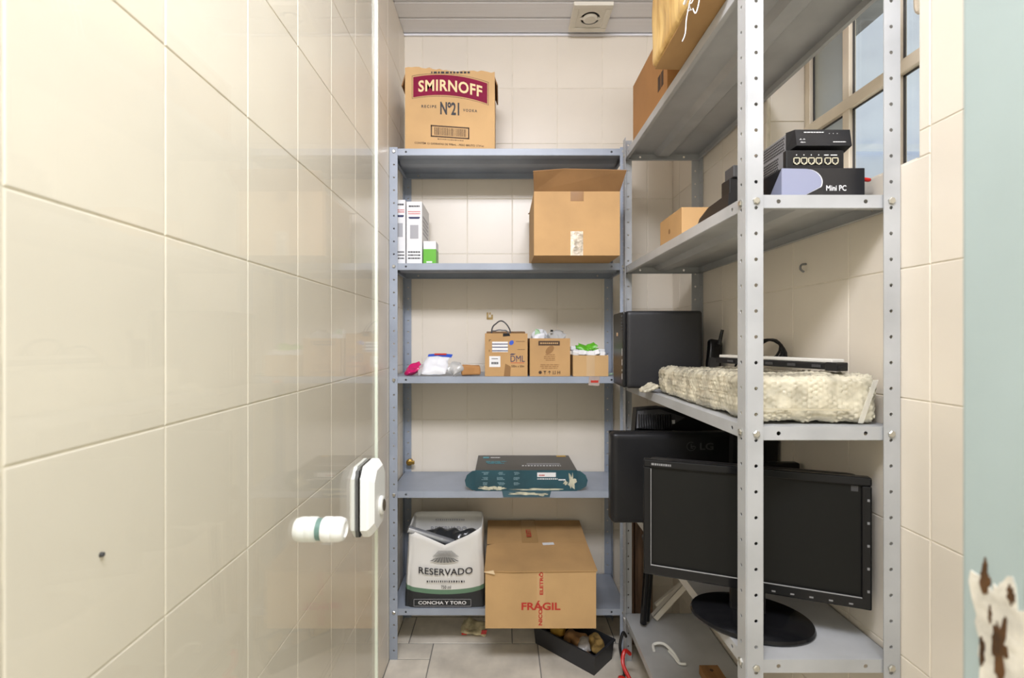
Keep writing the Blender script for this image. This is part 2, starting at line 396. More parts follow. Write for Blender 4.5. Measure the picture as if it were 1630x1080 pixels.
# ceiling of narrow planks
ce = MB().box(XL - 0.1, XR + 0.16, 0.15, YB + 0.1, ZC + 0.012, ZC + 0.06).build('ceiling', M_PVC)
tag(ce, 'white plastic plank ceiling', 'ceiling', kind='structure')
pl = MB()
PW = 0.098
pl.prism([(XL, 0, 0.012), (XL, 0.004, 0.0), (XL, PW - 0.010, 0.0), (XL, PW - 0.006, 0.005), (XL, PW - 0.002, 0.005), (XL, PW, 0.012)], (XR - XL, 0, 0))
p0 = pl.build('plank', M_PVC, ce, world=False)
p0.location = Vector((0, YB - 0.106, ZC)) - ce.location; p0.scale = (1, 1.06, 1)
for k in range(1, 20):
    o = p0.copy(); COL.objects.link(o); o.parent = ce; o.scale = (1, 1, 1); o.location = Vector((0, YB - 0.106 - PW * k, ZC)) - ce.location
tr = MB().box(XL, XR, YB - 0.010, YB - 0.0005, ZC - 0.010, ZC - 0.0005, 0.002).build('trim_1', M_PVC)
tag(tr, 'thin white cornice strip along the top of the back wall', 'cornice', kind='structure')
# ceiling vent
t = thing('ceiling_vent', 'square cream ceiling vent with a round disc', 'vent', (0.368, 1.998, ZC - 0.02))
mb = MB(); zb = ZC - 0.018
for a in ((-.08, .08, -.085, -.06), (-.08, .08, .06, .085), (-.08, -.055, -.06, .06), (.055, .08, -.06, .06)):
    mb.box(.368 + a[0], .368 + a[1], 1.998 + a[2], 1.998 + a[3], zb, ZC - 0.001, 0.003)
mv = mat('cream_vent_plastic', (0.76, 0.72, 0.62), 0.4)
mb.build('frame', mv, t)
mb = MB(); n = 32; ring = []
for k in range(n):
    a = 2 * math.pi * k / n; c, s_ = math.cos(a), math.sin(a); q = 0.057 / max(abs(c), abs(s_))
    ring.append(((.368 + c * q, 1.998 + s_ * q, zb + .004), (.368 + c * .040, 1.998 + s_ * .040, zb + .004)))
V = [p for r_ in ring for p in r_]; mb.quads(V, [(2 * k, 2 * ((k + 1) % n), 2 * ((k + 1) % n) + 1, 2 * k + 1) for k in range(n)])
mb.build('inner_plate', mv, t)
MB().lathe([(.042, 0), (.042, .004)], (.368, 1.998, zb + .010), (0, 0, 1), 28).build('duct_opening', M_DGREY, t)
MB().lathe([(.022, 0), (.029, .003), (.031, .007)], (.368, 1.998, zb - .003), (0, 0, 1), 28).build('disc', mv, t)
for sg in (-1, 1): MB().box(.368 + sg * .035 - .009, .368 + sg * .035 + .009, 1.993, 2.003, zb, zb + .008).build('disc_bridge', mv, t)
# window
wn = thing('window_1', 'beige steel window with small panes high in the right wall', 'window', (XW, (OY0 + OY1) / 2, OZ0), kind='structure')
ys = [OY0 + 0.004, 0.905 + 0.0, 1.057, 1.208, OY1 - 0.006]
ys = [0.876, 1.057, 1.208, 1.361]
zs = [0.338, 0.59, 0.93]
for y in ys: MB().box(XW, XW + 0.018, y - 0.012, y + 0.012, OZ0 + .001, OZ1 - .001, 0.002).build('stile', M_FRAME, wn)
for z in zs: MB().box(XW - 0.003, XW + 0.018, OY0 + .001, OY1 - .001, z - 0.015, z + 0.015, 0.002).build('glazing_bar', M_FRAME, wn)
for i in range(3):
    for j in range(2):
        y0, y1, z0, z1 = ys[i] + .012, ys[i + 1] - .012, zs[j] + .015, zs[j + 1] - .015
        pn = MB().box(XW + 0.012, XW + 0.016, y0, y1, z0, z1).build('pane', M_FROST if (i == 2) else M_PANE, wn)
        g = MB()
        for q in ((y0, y0 + .004, z0, z1), (y1 - .005, y1, z0, z1), (y0, y1, z1 - .004, z1)): g.box(XW + .009, XW + .0118, q[0], q[1], q[2], q[3])
        g.build('seal', M_DGREY, pn)
# outside the window
o = MB().box(0.93, 4.2, 3.2, 3.3, ZF, 3.2).build('wall_outside', M_EXT); tag(o, 'rendered wall with blue sky light put into its colour, seen through the window', 'outside wall', kind='structure')
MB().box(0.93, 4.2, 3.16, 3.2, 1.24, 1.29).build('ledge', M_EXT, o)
o = MB().box(0.93, 1.87, 0.2, 3.19, 1.6, 1.68).build('eave_soffit', M_EXTG); tag(o, 'grey eave soffit above the window outside', 'soffit', kind='structure')
o = MB().tube([(XW - .012, 0.966, 0.93), (XW - .014, 0.985, 0.70), (XW - .02, 0.96, 0.655), (XW - .02, 0.95, 0.60), (XW - .012, 0.945, 0.615)], 0.005, 8, smooth_path=6).build('window_cord', M_FRAME)
tag(o, 'beige cord hanging inside the window at the upper right', 'cord')
# door jamb near the camera
jb = MB().box(JX, JX + 0.12, JY - 0.13, JY, ZF, ZC + 0.05, 0.003).build('trim_2', M_JAMB)
tag(jb, 'pale blue-green painted door frame with chipped rusty paint, at the right edge', 'door frame', kind='structure')
def blotch(cy, cz, ry, rz, seed, n=26, x=JX, amp=0.35, th=0.0008):
    pts = []
    for k in range(n):
        a = 2 * math.pi * k / n; r_ = 1 + amp * mnoise.noise(Vector((math.cos(a) * 1.6 + seed, math.sin(a) * 1.6, seed))) + amp * .5 * mnoise.noise(Vector((math.cos(a) * 5 + seed, math.sin(a) * 5, seed)))
        pts.append((x - th, cy + ry * r_ * math.cos(a), cz + rz * r_ * math.sin(a)))
    return MB().prism(pts, (th + 0.0005, 0, 0))
blotch(0.350, -0.224, 0.021, 0.056, 3.1, n=48, amp=0.55).build('peeled_paint', M_PRIMER, jb)
for cy, cz, ry, rz, sd in ((0.3490, -0.2250, .0052, .022, 6.7), (.3605, -.180, .0032, .010, 1.3), (.3417, -.1825, .0024, .006, 8.2), (.3625, -.236, .0020, .009, 4.2), (.3565, -.205, .0012, .006, 2.2)):
    blotch(cy, cz, ry, rz, sd, n=36, amp=.8, th=.0014).build('rust_patch', M_RUST, jb)
# glass door
XG = -0.2555
gd = thing('door_1', 'clear frameless glass door standing open along the left wall', 'glass door', (XG, 0.60, ZF + 0.01), kind='structure')
MB().box(XG - .003, XG + .003, 0.20, 0.9715, ZF + 0.01, 0.90).build('pane', M_GLASS, gd)
MB().box(XG - .0028, XG + .0028, 0.972, 0.9775, ZF + 0.01, 0.90).build('pane_edge', M_GLASSEDGE, gd)
lk = thing('lock', '', '', (0, 0, 0)); lk.parent = gd
bpy.data.objects.remove(lk)
def lockhalf(sgn):
    y0, y1, z0, z1 = 0.845, 0.942, -0.357, -0.230; c = .018; x0 = XG + sgn * 0.005; k_ = 1.0 if sgn > 0 else .5
    def oct_(x, ins):
        a0, a1, b0, b1 = y0 + ins, y1 - ins, z0 + ins, z1 - ins
        return [(x, a0 + c, b0), (x, a1 - c, b0), (x, a1, b0 + c), (x, a1, b1 - c), (x, a1 - c, b1), (x, a0 + c, b1), (x, a0, b1 - c), (x, a0, b0 + c)]
    L = [oct_(x0, 0.0), oct_(x0 + sgn * .011 * k_, 0.0), oct_(x0 + sgn * .015 * k_, 0.002), oct_(x0 + sgn * .023 * k_, 0.010)]
    V = [p for l in L for p in l]; Fc = [tuple(range(8)), tuple(range(24, 32))]
    for l in range(3):
        for k in range(8): Fc.append((l * 8 + k, l * 8 + (k + 1) % 8, l * 8 + 8 + (k + 1) % 8, l * 8 + 8 + k))
    return MB().quads(V, Fc)
lf = lockhalf(1).build('lock_cover', M_WHITE, gd); lf['label'] = 'white lock cover with the keyhole'
lockhalf(-1).build('lock_cover', M_WHITE, gd)
MB().box(XG - .0048, XG + .0048, 0.849, 0.938, -0.353, -0.234, 0.002).build('lock_gasket', M_BLACK, gd)
kh = MB().lathe([(.016, 0), (.016, .005), (.0135, .0075)], (XG + .026, 0.900, -0.312), (1, 0, 0), 24, sx=1, sy=1.25).build('cylinder_collar', M_WHITE, lf, smooth=True)
MB().lathe([(.010, 0), (.010, .0015)], (XG + .0330, 0.900, -0.312), (1, 0, 0), 20, sx=1, sy=1.35).build('keyhole', mat('chrome', (0.35, 0.34, 0.33), 0.15, metal=1), lf)
for sg, lb in ((1, 'white ribbed knob facing the room'), (-1, 'white ribbed knob facing the wall')):
    kn = MB().lathe([(.0155, .0036), (.0172, .006), (.0172, .016), (.0162, .018), (.0172, .020), (.0168, .028), (.0145, .034), (.011, .0355), (.009, .033)], (XG, 0.674, -0.268), (sg, 0, 0), 28).build('knob', M_WHITE, gd, smooth=True)
    kn['label'] = lb
MB().lathe([(.0150, -.0036), (.0150, .0036)], (XG, 0.674, -0.268), (1, 0, 0), 28).build('knob_washer', M_TEALSEAL, gd)
# ---------------------------------------------------------------- steel shelving units
def hexbolt(parent, p, ax, m=M_ZINC):
    mb = MB(); mb.lathe([(.0085, 0), (.0085, .0012)], p, ax, 14); mb.lathe([(.0068, .0012), (.0068, .0045), (.0052, .0058)], p, ax, 6)
    return mb.build('bolt', m, parent)
def shelf_unit(name, label, x0, x1, y0, y1, ztop, levels, m, faces):
    t = thing(name, label, 'shelving unit', ((x0 + x1) / 2, (y0 + y1) / 2, ZF))
    FW, th, Hh = 0.031, 0.0018, ztop - ZF
    holes = [0.018 + 0.0492 * k for k in range(int((Hh - .02) / 0.0492) + 1)]
    holes = [Hh - h for h in holes if Hh - h > 0.02]
    for cx, sx in ((x0, 1), (x1, -1)):
        for cy, sy in ((y0, 1), (y1, -1)):
            mb = MB()
            mb.strip(Hh, FW, holes, 0.0036, th, lambda s, tt: (cx + sx * tt, cy, ZF + s), tc=FW * .56)
            mb.strip(Hh, FW, holes, 0.0036, th, lambda s, tt: (cx, cy + sy * tt, ZF + s), tc=FW * .56)
            mb.build('post', m, t)
    LP, lt = 0.025, 0.0012; e = 0.0035
    a0, a1, b0, b1 = x0 + e, x1 - e, y0 + e, y1 - e
    for z in levels:
        mb = MB(); mb.box(a0, a1, b0, b1, z - lt, z)
        hx = [FW + .028, (a1 - a0) - FW - .028]; hy = [FW + .028, (b1 - b0) - FW - .028]
        mb.strip(a1 - a0, LP, hx, 0.0042, lt, lambda s, tt: (a0 + s, b0, z - tt)); mb.strip(a1 - a0, LP, hx, 0.0042, lt, lambda s, tt: (a0 + s, b1, z - tt))
        mb.strip(b1 - b0, LP, hy, 0.0042, lt, lambda s, tt: (a0, b0 + s, z - tt)); mb.strip(b1 - b0, LP, hy, 0.0042, lt, lambda s, tt: (a1, b0 + s, z - tt))
        q = 0.010                                              # inward return of each lip
        mb.box(a0, a1, b0, b0 + q, z - LP - .001, z - LP); mb.box(a0, a1, b1 - q, b1, z - LP - .001, z - LP)
        mb.box(a0, a0 + q, b0 + q, b1 - q, z - LP - .001, z - LP); mb.box(a1 - q, a1, b0 + q, b1 - q, z - LP - .001, z - LP)
        sh = mb.build('shelf', m, t)
        r = MB()                                               # stiffening channel under the sheet
        if x1 - x0 > y1 - y0:
            c = (b0 + b1) / 2
            r.prism([(a0 + .012, c - .035, z - lt), (a0 + .012, c - .020, z - .016), (a0 + .012, c + .020, z - .016), (a0 + .012, c + .035, z - lt)], (a1 - a0 - .024, 0, 0))
        else:
            c = (a0 + a1) / 2
            r.prism([(c - .035, b0 + .012, z - lt), (c - .020, b0 + .012, z - .016), (c + .020, b0 + .012, z - .016), (c + .035, b0 + .012, z - lt)], (0, b1 - b0 - .024, 0))
        r.build('stiffener', m, sh)
        zz = z - LP / 2
        for fc in faces:
            if fc == '-Y':
                for xx in (x0 + FW * .56, x1 - FW * .56): hexbolt(t, (xx, y0 - .0003, zz), (0, -1, 0))
            if fc == '-X':
                for yy in (y0 + FW * .56, y1 - FW * .56): hexbolt(t, (x0 - .0003, yy, zz), (-1, 0, 0))
    return t
BX0, BX1, BY0, BY1 = -0.4325, 0.485, 1.842, 2.122
BS = [0.734, 0.292, -0.145, -0.587, -1.040]
shelf_unit('shelving_unit', 'blue-grey steel shelving unit standing against the back wall', BX0, BX1, BY0, BY1, 0.738, BS, M_BLUEST, ['-Y'])
RX0, RX1, RY0, RY1 = 0.466, 0.7575, 0.912, 1.834
RS = [0.708, 0.2755, -0.168, -0.613, -1.050]
shelf_unit('shelving_unit', 'light grey steel shelving unit standing along the right wall', RX0, RX1, RY0, RY1, 0.760, RS, M_GREYST, ['-Y', '-X'])

# ---------------------------------------------------------------- cartons
def carton_body(t, x0, x1, y0, y1, z0, z1, m, open_=True, th=0.004, name='body'):
    mb = MB(); mb.box(x0, x1, y0, y0 + th, z0, z1); mb.box(x0, x1, y1 - th, y1, z0, z1)
    mb.box(x0, x0 + th, y0 + th, y1 - th, z0, z1); mb.box(x1 - th, x1, y0 + th, y1 - th, z0, z1); mb.box(x0 + th, x1 - th, y0 + th, y1 - th, z0, z0 + th)
    if not open_: mb.box(x0 + th, x1 - th, y0 + th, y1 - th, z1 - th, z1 - .0002)
    return mb.build(name, m, t)
E = 0.0006
# --- vodka carton on the top shelf
z0 = BS[0] + E; yf = 1.862
t = thing('carton', 'tan carton with a crimson banner on top of the back shelving', 'box', (-0.20, yf + .11, z0))
random.seed(3)
xl, xr = -0.377, -0.028
mb = MB()
def panel(mb, p, q, zb, zt, n, th, nrm):
    P = []; 
    for k in range(n + 1):
        u = k / n; x = p[0] + (q[0] - p[0]) * u; y = p[1] + (q[1] - p[1]) * u; P.append((x, y, zt(u) + random.uniform(-.0035, .0035)))
    pts = [(p[0], p[1], zb)] + [(q[0], q[1], zb)] + P[::-1]
    mb.prism(pts, nrm)
panel(mb, (xl, yf), (xr, yf), z0, lambda u: 1.058 - .022 * u + .004 * math.sin(u * 9), 26, .004, (0, .004, 0))
panel(mb, (xl, yf + .22), (xr, yf + .22), z0, lambda u: 1.05, 20, .004, (0, .004, 0))
panel(mb, (xl, yf + .004), (xl, yf + .22), z0, lambda u: 1.05, 20, .004, (.004, 0, 0))
panel(mb, (xr - .004, yf + .004), (xr - .004, yf + .22), z0, lambda u: 1.028, 20, .004, (.004, 0, 0))
mb.box(xl + .004, xr - .004, yf + .004, yf + .22, z0, z0 + .004)
mb.build('body', M_KRAFT2, t)
for xx, yy, h, rz in ((xl - .008, yf + .02, .05, .3), (xr + .003, yf + .015, .05, -.35)):
    MB().box(xx - .002, xx + .002, yy, yy + .16, 1.045 - h, 1.052 if xx < -.2 else 1.036, rot=Matrix.Rotation(rz, 3, 'Y')).build('torn_flap', M_KRAFTIN, t)
def arcstrip(xa, xb, zc_, hh, arc, y, m, slope=0.0, name='banner'):
    n = 20; V = []; cxx = (xa + xb) / 2; hw = (xb - xa) / 2
    for k in range(n + 1):
        x = xa + (xb - xa) * k / n; q = -arc * ((x - cxx) / hw) ** 2 + slope * (x - cxx)
        V += [(x, y, zc_ - hh / 2 + q), (x, y, zc_ + hh / 2 + q)]
    return MB().quads(V, [(2 * k, 2 * k + 2, 2 * k + 3, 2 * k + 1) for k in range(n)]).build(name, m, t)
arcstrip(-0.350, -0.052, 0.987, 0.090, 0.020, yf - .0003, M_BROWNINK, -0.085, 'banner_outline')
arcstrip(-0.3485, -0.0535, 0.987, 0.087, 0.020, yf - .0005, M_KRAFT2, -0.085, 'banner_margin')
arcstrip(-0.345, -0.057, 0.987, 0.079, 0.020, yf - .0007, M_CRIM, -0.085)
text(t, 'SMIRNOFF', -0.201, yf - .0012, 0.985, 0.248, 0.045, M_CREAMINK, arc=0.013, bold=.025, slope=-.085, spread=1.08)
bars(t, 'lettering', M_INK, scribble(-0.275, -0.125, 1.033, 1.041, 1, .1, .03, .09), yf - .0008)
text(t, 'RECIPE', -0.284, yf - .0004, 0.905, 0.058, 0.011, M_INK, slope=-.02, spread=1.4, bold=.03)
text(t, 'Nº21', -0.203, yf - .0004, 0.897, 0.074, 0.050, M_INK, bold=.03, slope=-.06)
text(t, 'VODKA', -0.124, yf - .0004, 0.889, 0.055, 0.011, M_INK, slope=-.06, spread=1.4, bold=.03)
cx0, cx1, cz0, cz1 = -0.277, -0.127, 0.782, 0.828
def para(rects, sl, y, nm, m, c0=-.2):
    mb = MB()
    for a0, a1, b0, b1 in rects:
        mb.quads([(a0, y, b0 + sl * (a0 - c0)), (a1, y, b0 + sl * (a1 - c0)), (a1, y, b1 + sl * (a1 - c0)), (a0, y, b1 + sl * (a0 - c0))], [(0, 1, 2, 3)])
    return mb.build(nm, m, t)
bc = [(cx0, cx1, cz1 - .005, cz1), (cx0, cx1, cz0, cz0 + .005), (cx0, cx0 + .005, cz0, cz1), (cx1 - .005, cx1, cz0, cz1)]
x = cx0 + .014
while x < cx1 - .015:
    wd = random.choice((.001, .0016, .0026)); bc.append((x, x + wd, cz0 + .008, cz1 - .008)); x += wd + random.choice((.0012, .0018, .0024))
para(bc, -.07, yf - .0005, 'barcode', M_BROWNINK)
para(scribble(-.25, -.15, cz0 - .009, cz0 - .005, 1, .1, .02, .06), -.07, yf - .0005, 'lettering', M_BROWNINK)
text(t, 'CONTÉM 12 GARRAFAS DE 998mL - PESO BRUTO 17,9 kg', -0.205, yf - .0004, 0.757, 0.27, 0.012, M_BROWNINK, bold=.02, slope=-.05)

# --- big open carton overhanging the second shelf
z0 = BS[1] + E; yf = 1.676; x0, x1 = 0.112, 0.413; z1 = 0.517
t = thing('carton', 'large open brown carton overhanging the second shelf, front flap up', 'box', (0.26, 1.82, z0))
carton_body(t, x0, x1, yf, 1.97, z0, z1, M_KRAFT)
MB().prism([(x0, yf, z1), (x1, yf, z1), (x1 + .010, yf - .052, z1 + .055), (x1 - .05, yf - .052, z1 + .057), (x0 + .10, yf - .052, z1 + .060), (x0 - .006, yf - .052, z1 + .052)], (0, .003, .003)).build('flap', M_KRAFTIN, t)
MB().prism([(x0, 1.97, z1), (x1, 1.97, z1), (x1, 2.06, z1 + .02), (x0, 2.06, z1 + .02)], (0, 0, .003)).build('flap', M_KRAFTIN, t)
MB().box(x0 + .128, x0 + .174, yf - .0006, yf, z1 - .034, z1).build('tape', M_TAPE, t)
MB().box(x0 + .128, x0 + .172, yf - .0006, yf, z0, z0 + .085).build('clear_tape', M_CTAPE, t)

# --- white tall cartons at the left end of the second shelf
z0 = BS[1] + E
for k, (x0, x1, h, lb) in enumerate(((-0.4225, -0.379, .254, 'tall white carton half hidden by the left post of the back shelving'), (-0.3745, -0.3135, .247, 'tall white carton between its twin and the small green box'))):
    yf = 1.878
    t = thing('white_carton', lb, 'box', ((x0 + x1) / 2, yf + .09, z0), group='tall white cartons on the second shelf')
    MB().box(x0, x1, yf, yf + .18, z0, z0 + h, .0012).build('body', M_WPAPER, t)
    wd = x1 - x0; cx = (x0 + x1) / 2
    bars(t, 'lettering', M_INK, scribble(x0 + wd * .15, x1 - wd * .15, z0 + h - .022, z0 + h - .015, 1, .1, .1, .25), yf)
    bars(t, 'red_lettering', M_RED, scribble(x0 + wd * .1, x1 - wd * .1, z0 + h - .052, z0 + h - .036, 2, .5, .05, .1), yf)
    MB().prism([(cx - wd * .38, yf - .0004, z0 + h - .063), (cx - wd * .33, yf - .0004, z0 + h - .060), (cx + wd * .33, yf - .0004, z0 + h - .060), (cx + wd * .38, yf - .0004, z0 + h - .063), (cx + wd * .3, yf - .0004, z0 + h - .068), (cx - wd * .3, yf - .0004, z0 + h - .068)], (0, .0004, 0)).build('logo_bar', M_NAVY, t)
    bars(t, 'device_picture', M_GREYINK, [(cx - wd * .27, cx + wd * .27, z0 + h - .146, z0 + h - .092)], yf)
    bars(t, 'lettering', M_INK, scribble(x0 + wd * .1, x1 - wd * .1, z0 + .018, z0 + .055, 3, .55, .08, .2), yf)
    bars(t, 'lettering', M_GREYINK, scribble(yf + .02, yf + .15, z0 + .12, z0 + .2, 5), x1 + .0004, facing='-X')
x0, x1, yf = -0.3075, -0.2585, 1.875
t = thing('small_carton', 'small white carton with a green lower half beside the tall white cartons', 'box', ((x0 + x1) / 2, yf + .03, z0))
MB().box(x0, x1, yf, yf + .07, z0, z0 + .091, .001).build('body', M_WPAPER, t)
mb = MB().box(x0 - .0004, x1 + .0004, yf - .0004, yf + .0704, z0 + .0005, z0 + .060); mb.build('green_band', M_GREEN, t)
bars(t, 'label_patch', M_WPAPER, [(x0 + .012, x0 + .034, z0 + .006, z0 + .012)], yf - .0004)

# --- third shelf of the back unit
z0 = BS[2] + E
def pillow(name, m, W, D, T, center, rot, label, cat, seed, parent=None, amp=.004, n=26):
    V = []; Fc = []
    for side in (1, -1):
        for i in range(n + 1):
            for j in range(n + 1):
                u, v = -1 + 2 * i / n, -1 + 2 * j / n
                h = (max(0, 1 - abs(u) ** 3.2) * max(0, 1 - abs(v) ** 3.2)) ** .55
                p = Vector((u * W / 2 * (1 - .05 * abs(v) ** 3), v * D / 2 * (1 - .05 * abs(u) ** 3), side * T / 2 * h))
                p += Vector([amp * mnoise.noise(p * 34 + Vector((seed, s2 * 7.1, 0))) for s2 in (1, 2, 3)])
                V.append(rot @ p + Vector(center))
    N = (n + 1) ** 2
    for s_ in (0, 1):
        for i in range(n):
            for j in range(n):
                a = s_ * N + i * (n + 1) + j; f = (a, a + n + 1, a + n + 2, a + 1); Fc.append(f if s_ == 0 else f[::-1])
    mb = MB().quads(V, Fc); bmesh.ops.remove_doubles(mb.bm, verts=mb.bm.verts, dist=1e-5)
    mn = min(v.co.z for v in mb.bm.verts)
    if parent is None:
        lowest = center[2] - 0  # settle on the shelf below
    o = mb.build(name, m, parent, smooth=True)
    if label: tag(o, label, cat)
    return o
def settle(o, z): o.location.z = z; return o
rx = lambda a: Matrix.Rotation(a, 3, 'X'); rz_ = lambda a: Matrix.Rotation(a, 3, 'Z'); ry_ = lambda a: Matrix.Rotation(a, 3, 'Y')
settle(pillow('plastic_bag', M_PINK, .060, .07, .030, (-0.352, 1.91, z0 + .03), ry_(-.45) @ rx(.35), 'crumpled magenta plastic bag at the left end of the third shelf', 'bag', 2.0, amp=.014), z0)
settle(pillow('plastic_bag', M_CLEARBAG, .045, .06, .026, (-0.311, 1.905, z0 + .02), ry_(-.5) @ rx(.3), 'small clear plastic bag between the magenta and white bags', 'bag', 5.0, amp=.012), z0)
t = thing('padded_bag', 'white powder-filled bag with a blue top strip on the third shelf', 'bag', (-0.255, 1.89, z0))
rt = rz_(-.10) @ rx(.72)
b = pillow('body', M_WBAG, .098, .098, .034, (-0.262, 1.888, z0 + .040), rt, None, None, 9.0, t, amp=.005)
MB().prism([rt @ Vector(p) + Vector((-0.258, 1.894, z0 + .042)) for p in ((-.045, .046, 0), (.052, .042, 0), (.055, .058, .0), (.0, .064, .0), (-.045, .058, .0))], (0, .001, .002)).build('header_strip', M_BLUE, t)
MB().prism([rt @ Vector(p) + Vector((-0.258, 1.893, z0 + .042)) for p in ((-.02, .055, 0.002), (.030, .055, 0.002), (.030, .063, .002), (-.02, .063, .002))], (0, .001, .001)).build('red_print', M_RED, t)
settle(pillow('plastic_bag', M_CLEARBAG, .060, .07, .03, (-0.186, 1.888, z0 + .03), ry_(-.25) @ rx(.6) @ rz_(.5), 'crumpled clear plastic bag beside the white padded bag', 'bag', 14.0, amp=.012), z0)
t = thing('paper_packet', 'small brown folded paper packet on the third shelf', 'packet', (-0.124, 1.90, z0), R(6))
soft('body', M_KRAFT3, (.074, .055, .040), (0, 0, .021), .006, .004, nz(.003, 30, 1.0), t, world=False, warp=lambda v: (v.x, v.y, v.z * (1 - 1.6 * (v.x + .037)) + .001))
MB().box(-.030, .004, -.024, -.004, .0395, .0408, rot=ry_(.06)).build('folded_end', M_KRAFTIN, t, world=False)
# DML box
x0, x1, yf, z1 = -0.066, 0.099, 1.853, z0 + .166
t = thing('carton', 'brown carton with navy lettering and cables sticking out, on the third shelf', 'box', ((x0 + x1) / 2, yf + .08, z0))
carton_body(t, x0, x1, yf, yf + .17, z0, z1, M_KRAFT)
text(t, 'DML', x0 + .127, yf - .0004, z0 + .068, .055, .024, M_NAVY, bold=.0)
MB().prism([(x0 + .096, yf - .0004, z0 + .083), (x0 + .102, yf - .0004, z0 + .088), (x0 + .120, yf - .0004, z0 + .0875), (x0 + .112, yf - .0004, z0 + .0835)], (0, .0003, 0)).build('logo_swoosh', M_NAVY, t)
bars(t, 'red_rule', M_RED, [(x0 + .100, x0 + .152, z0 + .051, z0 + .053)], yf)
text(t, '500m x 50m', x0 + .127, yf - .0004, z0 + .039, .05, .009, M_BROWNINK, bold=.02)
bars(t, 'shipping_label', M_WPAPER, [(x0 + .028, x0 + .089, z0 + .094, z0 + .134)], yf)
bars(t, 'label_rules', M_NAVY, [(x0 + .028, x0 + .089, z0 + h_, z0 + h_ + .0035) for h_ in (.097, .111, .123)], yf - .0004)
MB().lathe([(.010, 0), (.010, .0005)], (x0 + .103, yf, z0 + .130), (0, -1, 0), 18, sx=1, sy=.8).build('blue_sticker', M_BLUE, t)
bars(t, 'barcode_label', M_WPAPER, [(x0 + .017, x0 + .060, z0 + .036, z0 + .078)], yf)
bars(t, 'lettering', M_INK, scribble(x0 + .025, x0 + .052, z0 + .046, z0 + .056, 1, .1, .05, .12) + scribble(x0 + .026, x0 + .05, z0 + .066, z0 + .070, 1, .2), yf - .0004)
for q in [(x0 + .016, x0 + .024, z0 + .140, z0 + .142), (x0 + .016, x0 + .018, z0 + .134, z0 + .142), (x0 + .016, x0 + .018, z0 + .095, z0 + .103), (x0 + .12, x0 + .155, z0 + .134, z0 + .1355), (x0 + .125, x0 + .155, z0 + .103, z0 + .1045)]: bars(t, 'print_rule', M_BROWNINK, [q], yf)
MB().prism([(x0 + .073, yf - .0006, z0), (x0 + .098, yf - .0006, z0), (x0 + .100, yf - .0006, z0 + .038), (x0 + .079, yf - .0006, z0 + .049)], (0, .0005, 0)).build('tape', M_TAPE, t)
MB().prism([(x0 + .070, yf - .0006, z1 - .012), (x0 + .098, yf - .0006, z1 - .010), (x0 + .095, yf - .0006, z1), (x0 + .070, yf - .0006, z1)], (0, .0005, 0)).build('black_tape', M_BLACK, t)
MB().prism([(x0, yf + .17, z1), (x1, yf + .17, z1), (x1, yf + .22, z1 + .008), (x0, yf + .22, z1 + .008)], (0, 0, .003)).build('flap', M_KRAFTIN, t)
o = MB().tube([(x0 + .025, yf + .05, z0 + .02), (x0 + .024, yf + .05, z1 + .004), (x0 + .045, yf + .06, z1 + .042), (x0 + .068, yf + .07, z1 + .050), (x0 + .092, yf + .06, z1 + .026), (x0 + .100, yf + .05, z1 - .01), (x0 + .10, yf + .05, z0 + .03)], .0028, 8, smooth_path=8).build('cable', M_DGREY)
tag(o, 'tall grey cable loop rising out of the brown carton', 'cable')
o = MB().tube([(x0 + .03, yf + .10, z0 + .02), (x0 + .022, yf + .10, z1 - .006), (x0 + .04, yf + .11, z1 + .012), (x0 + .066, yf + .11, z1 + .014), (x0 + .093, yf + .11, z1 - .004), (x0 + .095, yf + .10, z0 + .03)], .0028, 8, smooth_path=8).build('cable', M_MGREY)
tag(o, 'low grey cable loop lying across the brown carton opening', 'cable')
# second carton
x0, x1, z1 = 0.108, 0.264, z0 + .147
t = thing('carton', 'brown carton with handling symbols, middle of three on the third shelf', 'box', ((x0 + x1) / 2, yf + .08, z0))
carton_body(t, x0, x1, yf, yf + .17, z0, z1, M_KRAFT)
bars(t, 'dark_bar', M_BROWNINK, [(x0 + .033, x0 + .116, z1 - .028, z1 - .010)], yf)
bars(t, 'lettering', M_KRAFT2, scribble(x0 + .04, x0 + .11, z1 - .022, z1 - .016, 1, .1, .05, .1), yf - .0004)
bars(t, 'lettering', mat('faded_brown_ink', (0.30, 0.16, 0.06), .8), scribble(x0 + .052, x0 + .10, z1 - .088, z1 - .060, 4, .5, .1, .3, .2) + scribble(x0 + .04, x0 + .115, z0 + .028, z0 + .048, 3, .5, .1, .3, .2), yf)
MB().lathe([(.020, 0), (.020, .0004)], (x0 + .077, yf, z1 - .045), (0, -1, 0), 20, sx=1, sy=.6).build('faded_logo', MATS['faded_brown_ink'], t)
mb = MB()
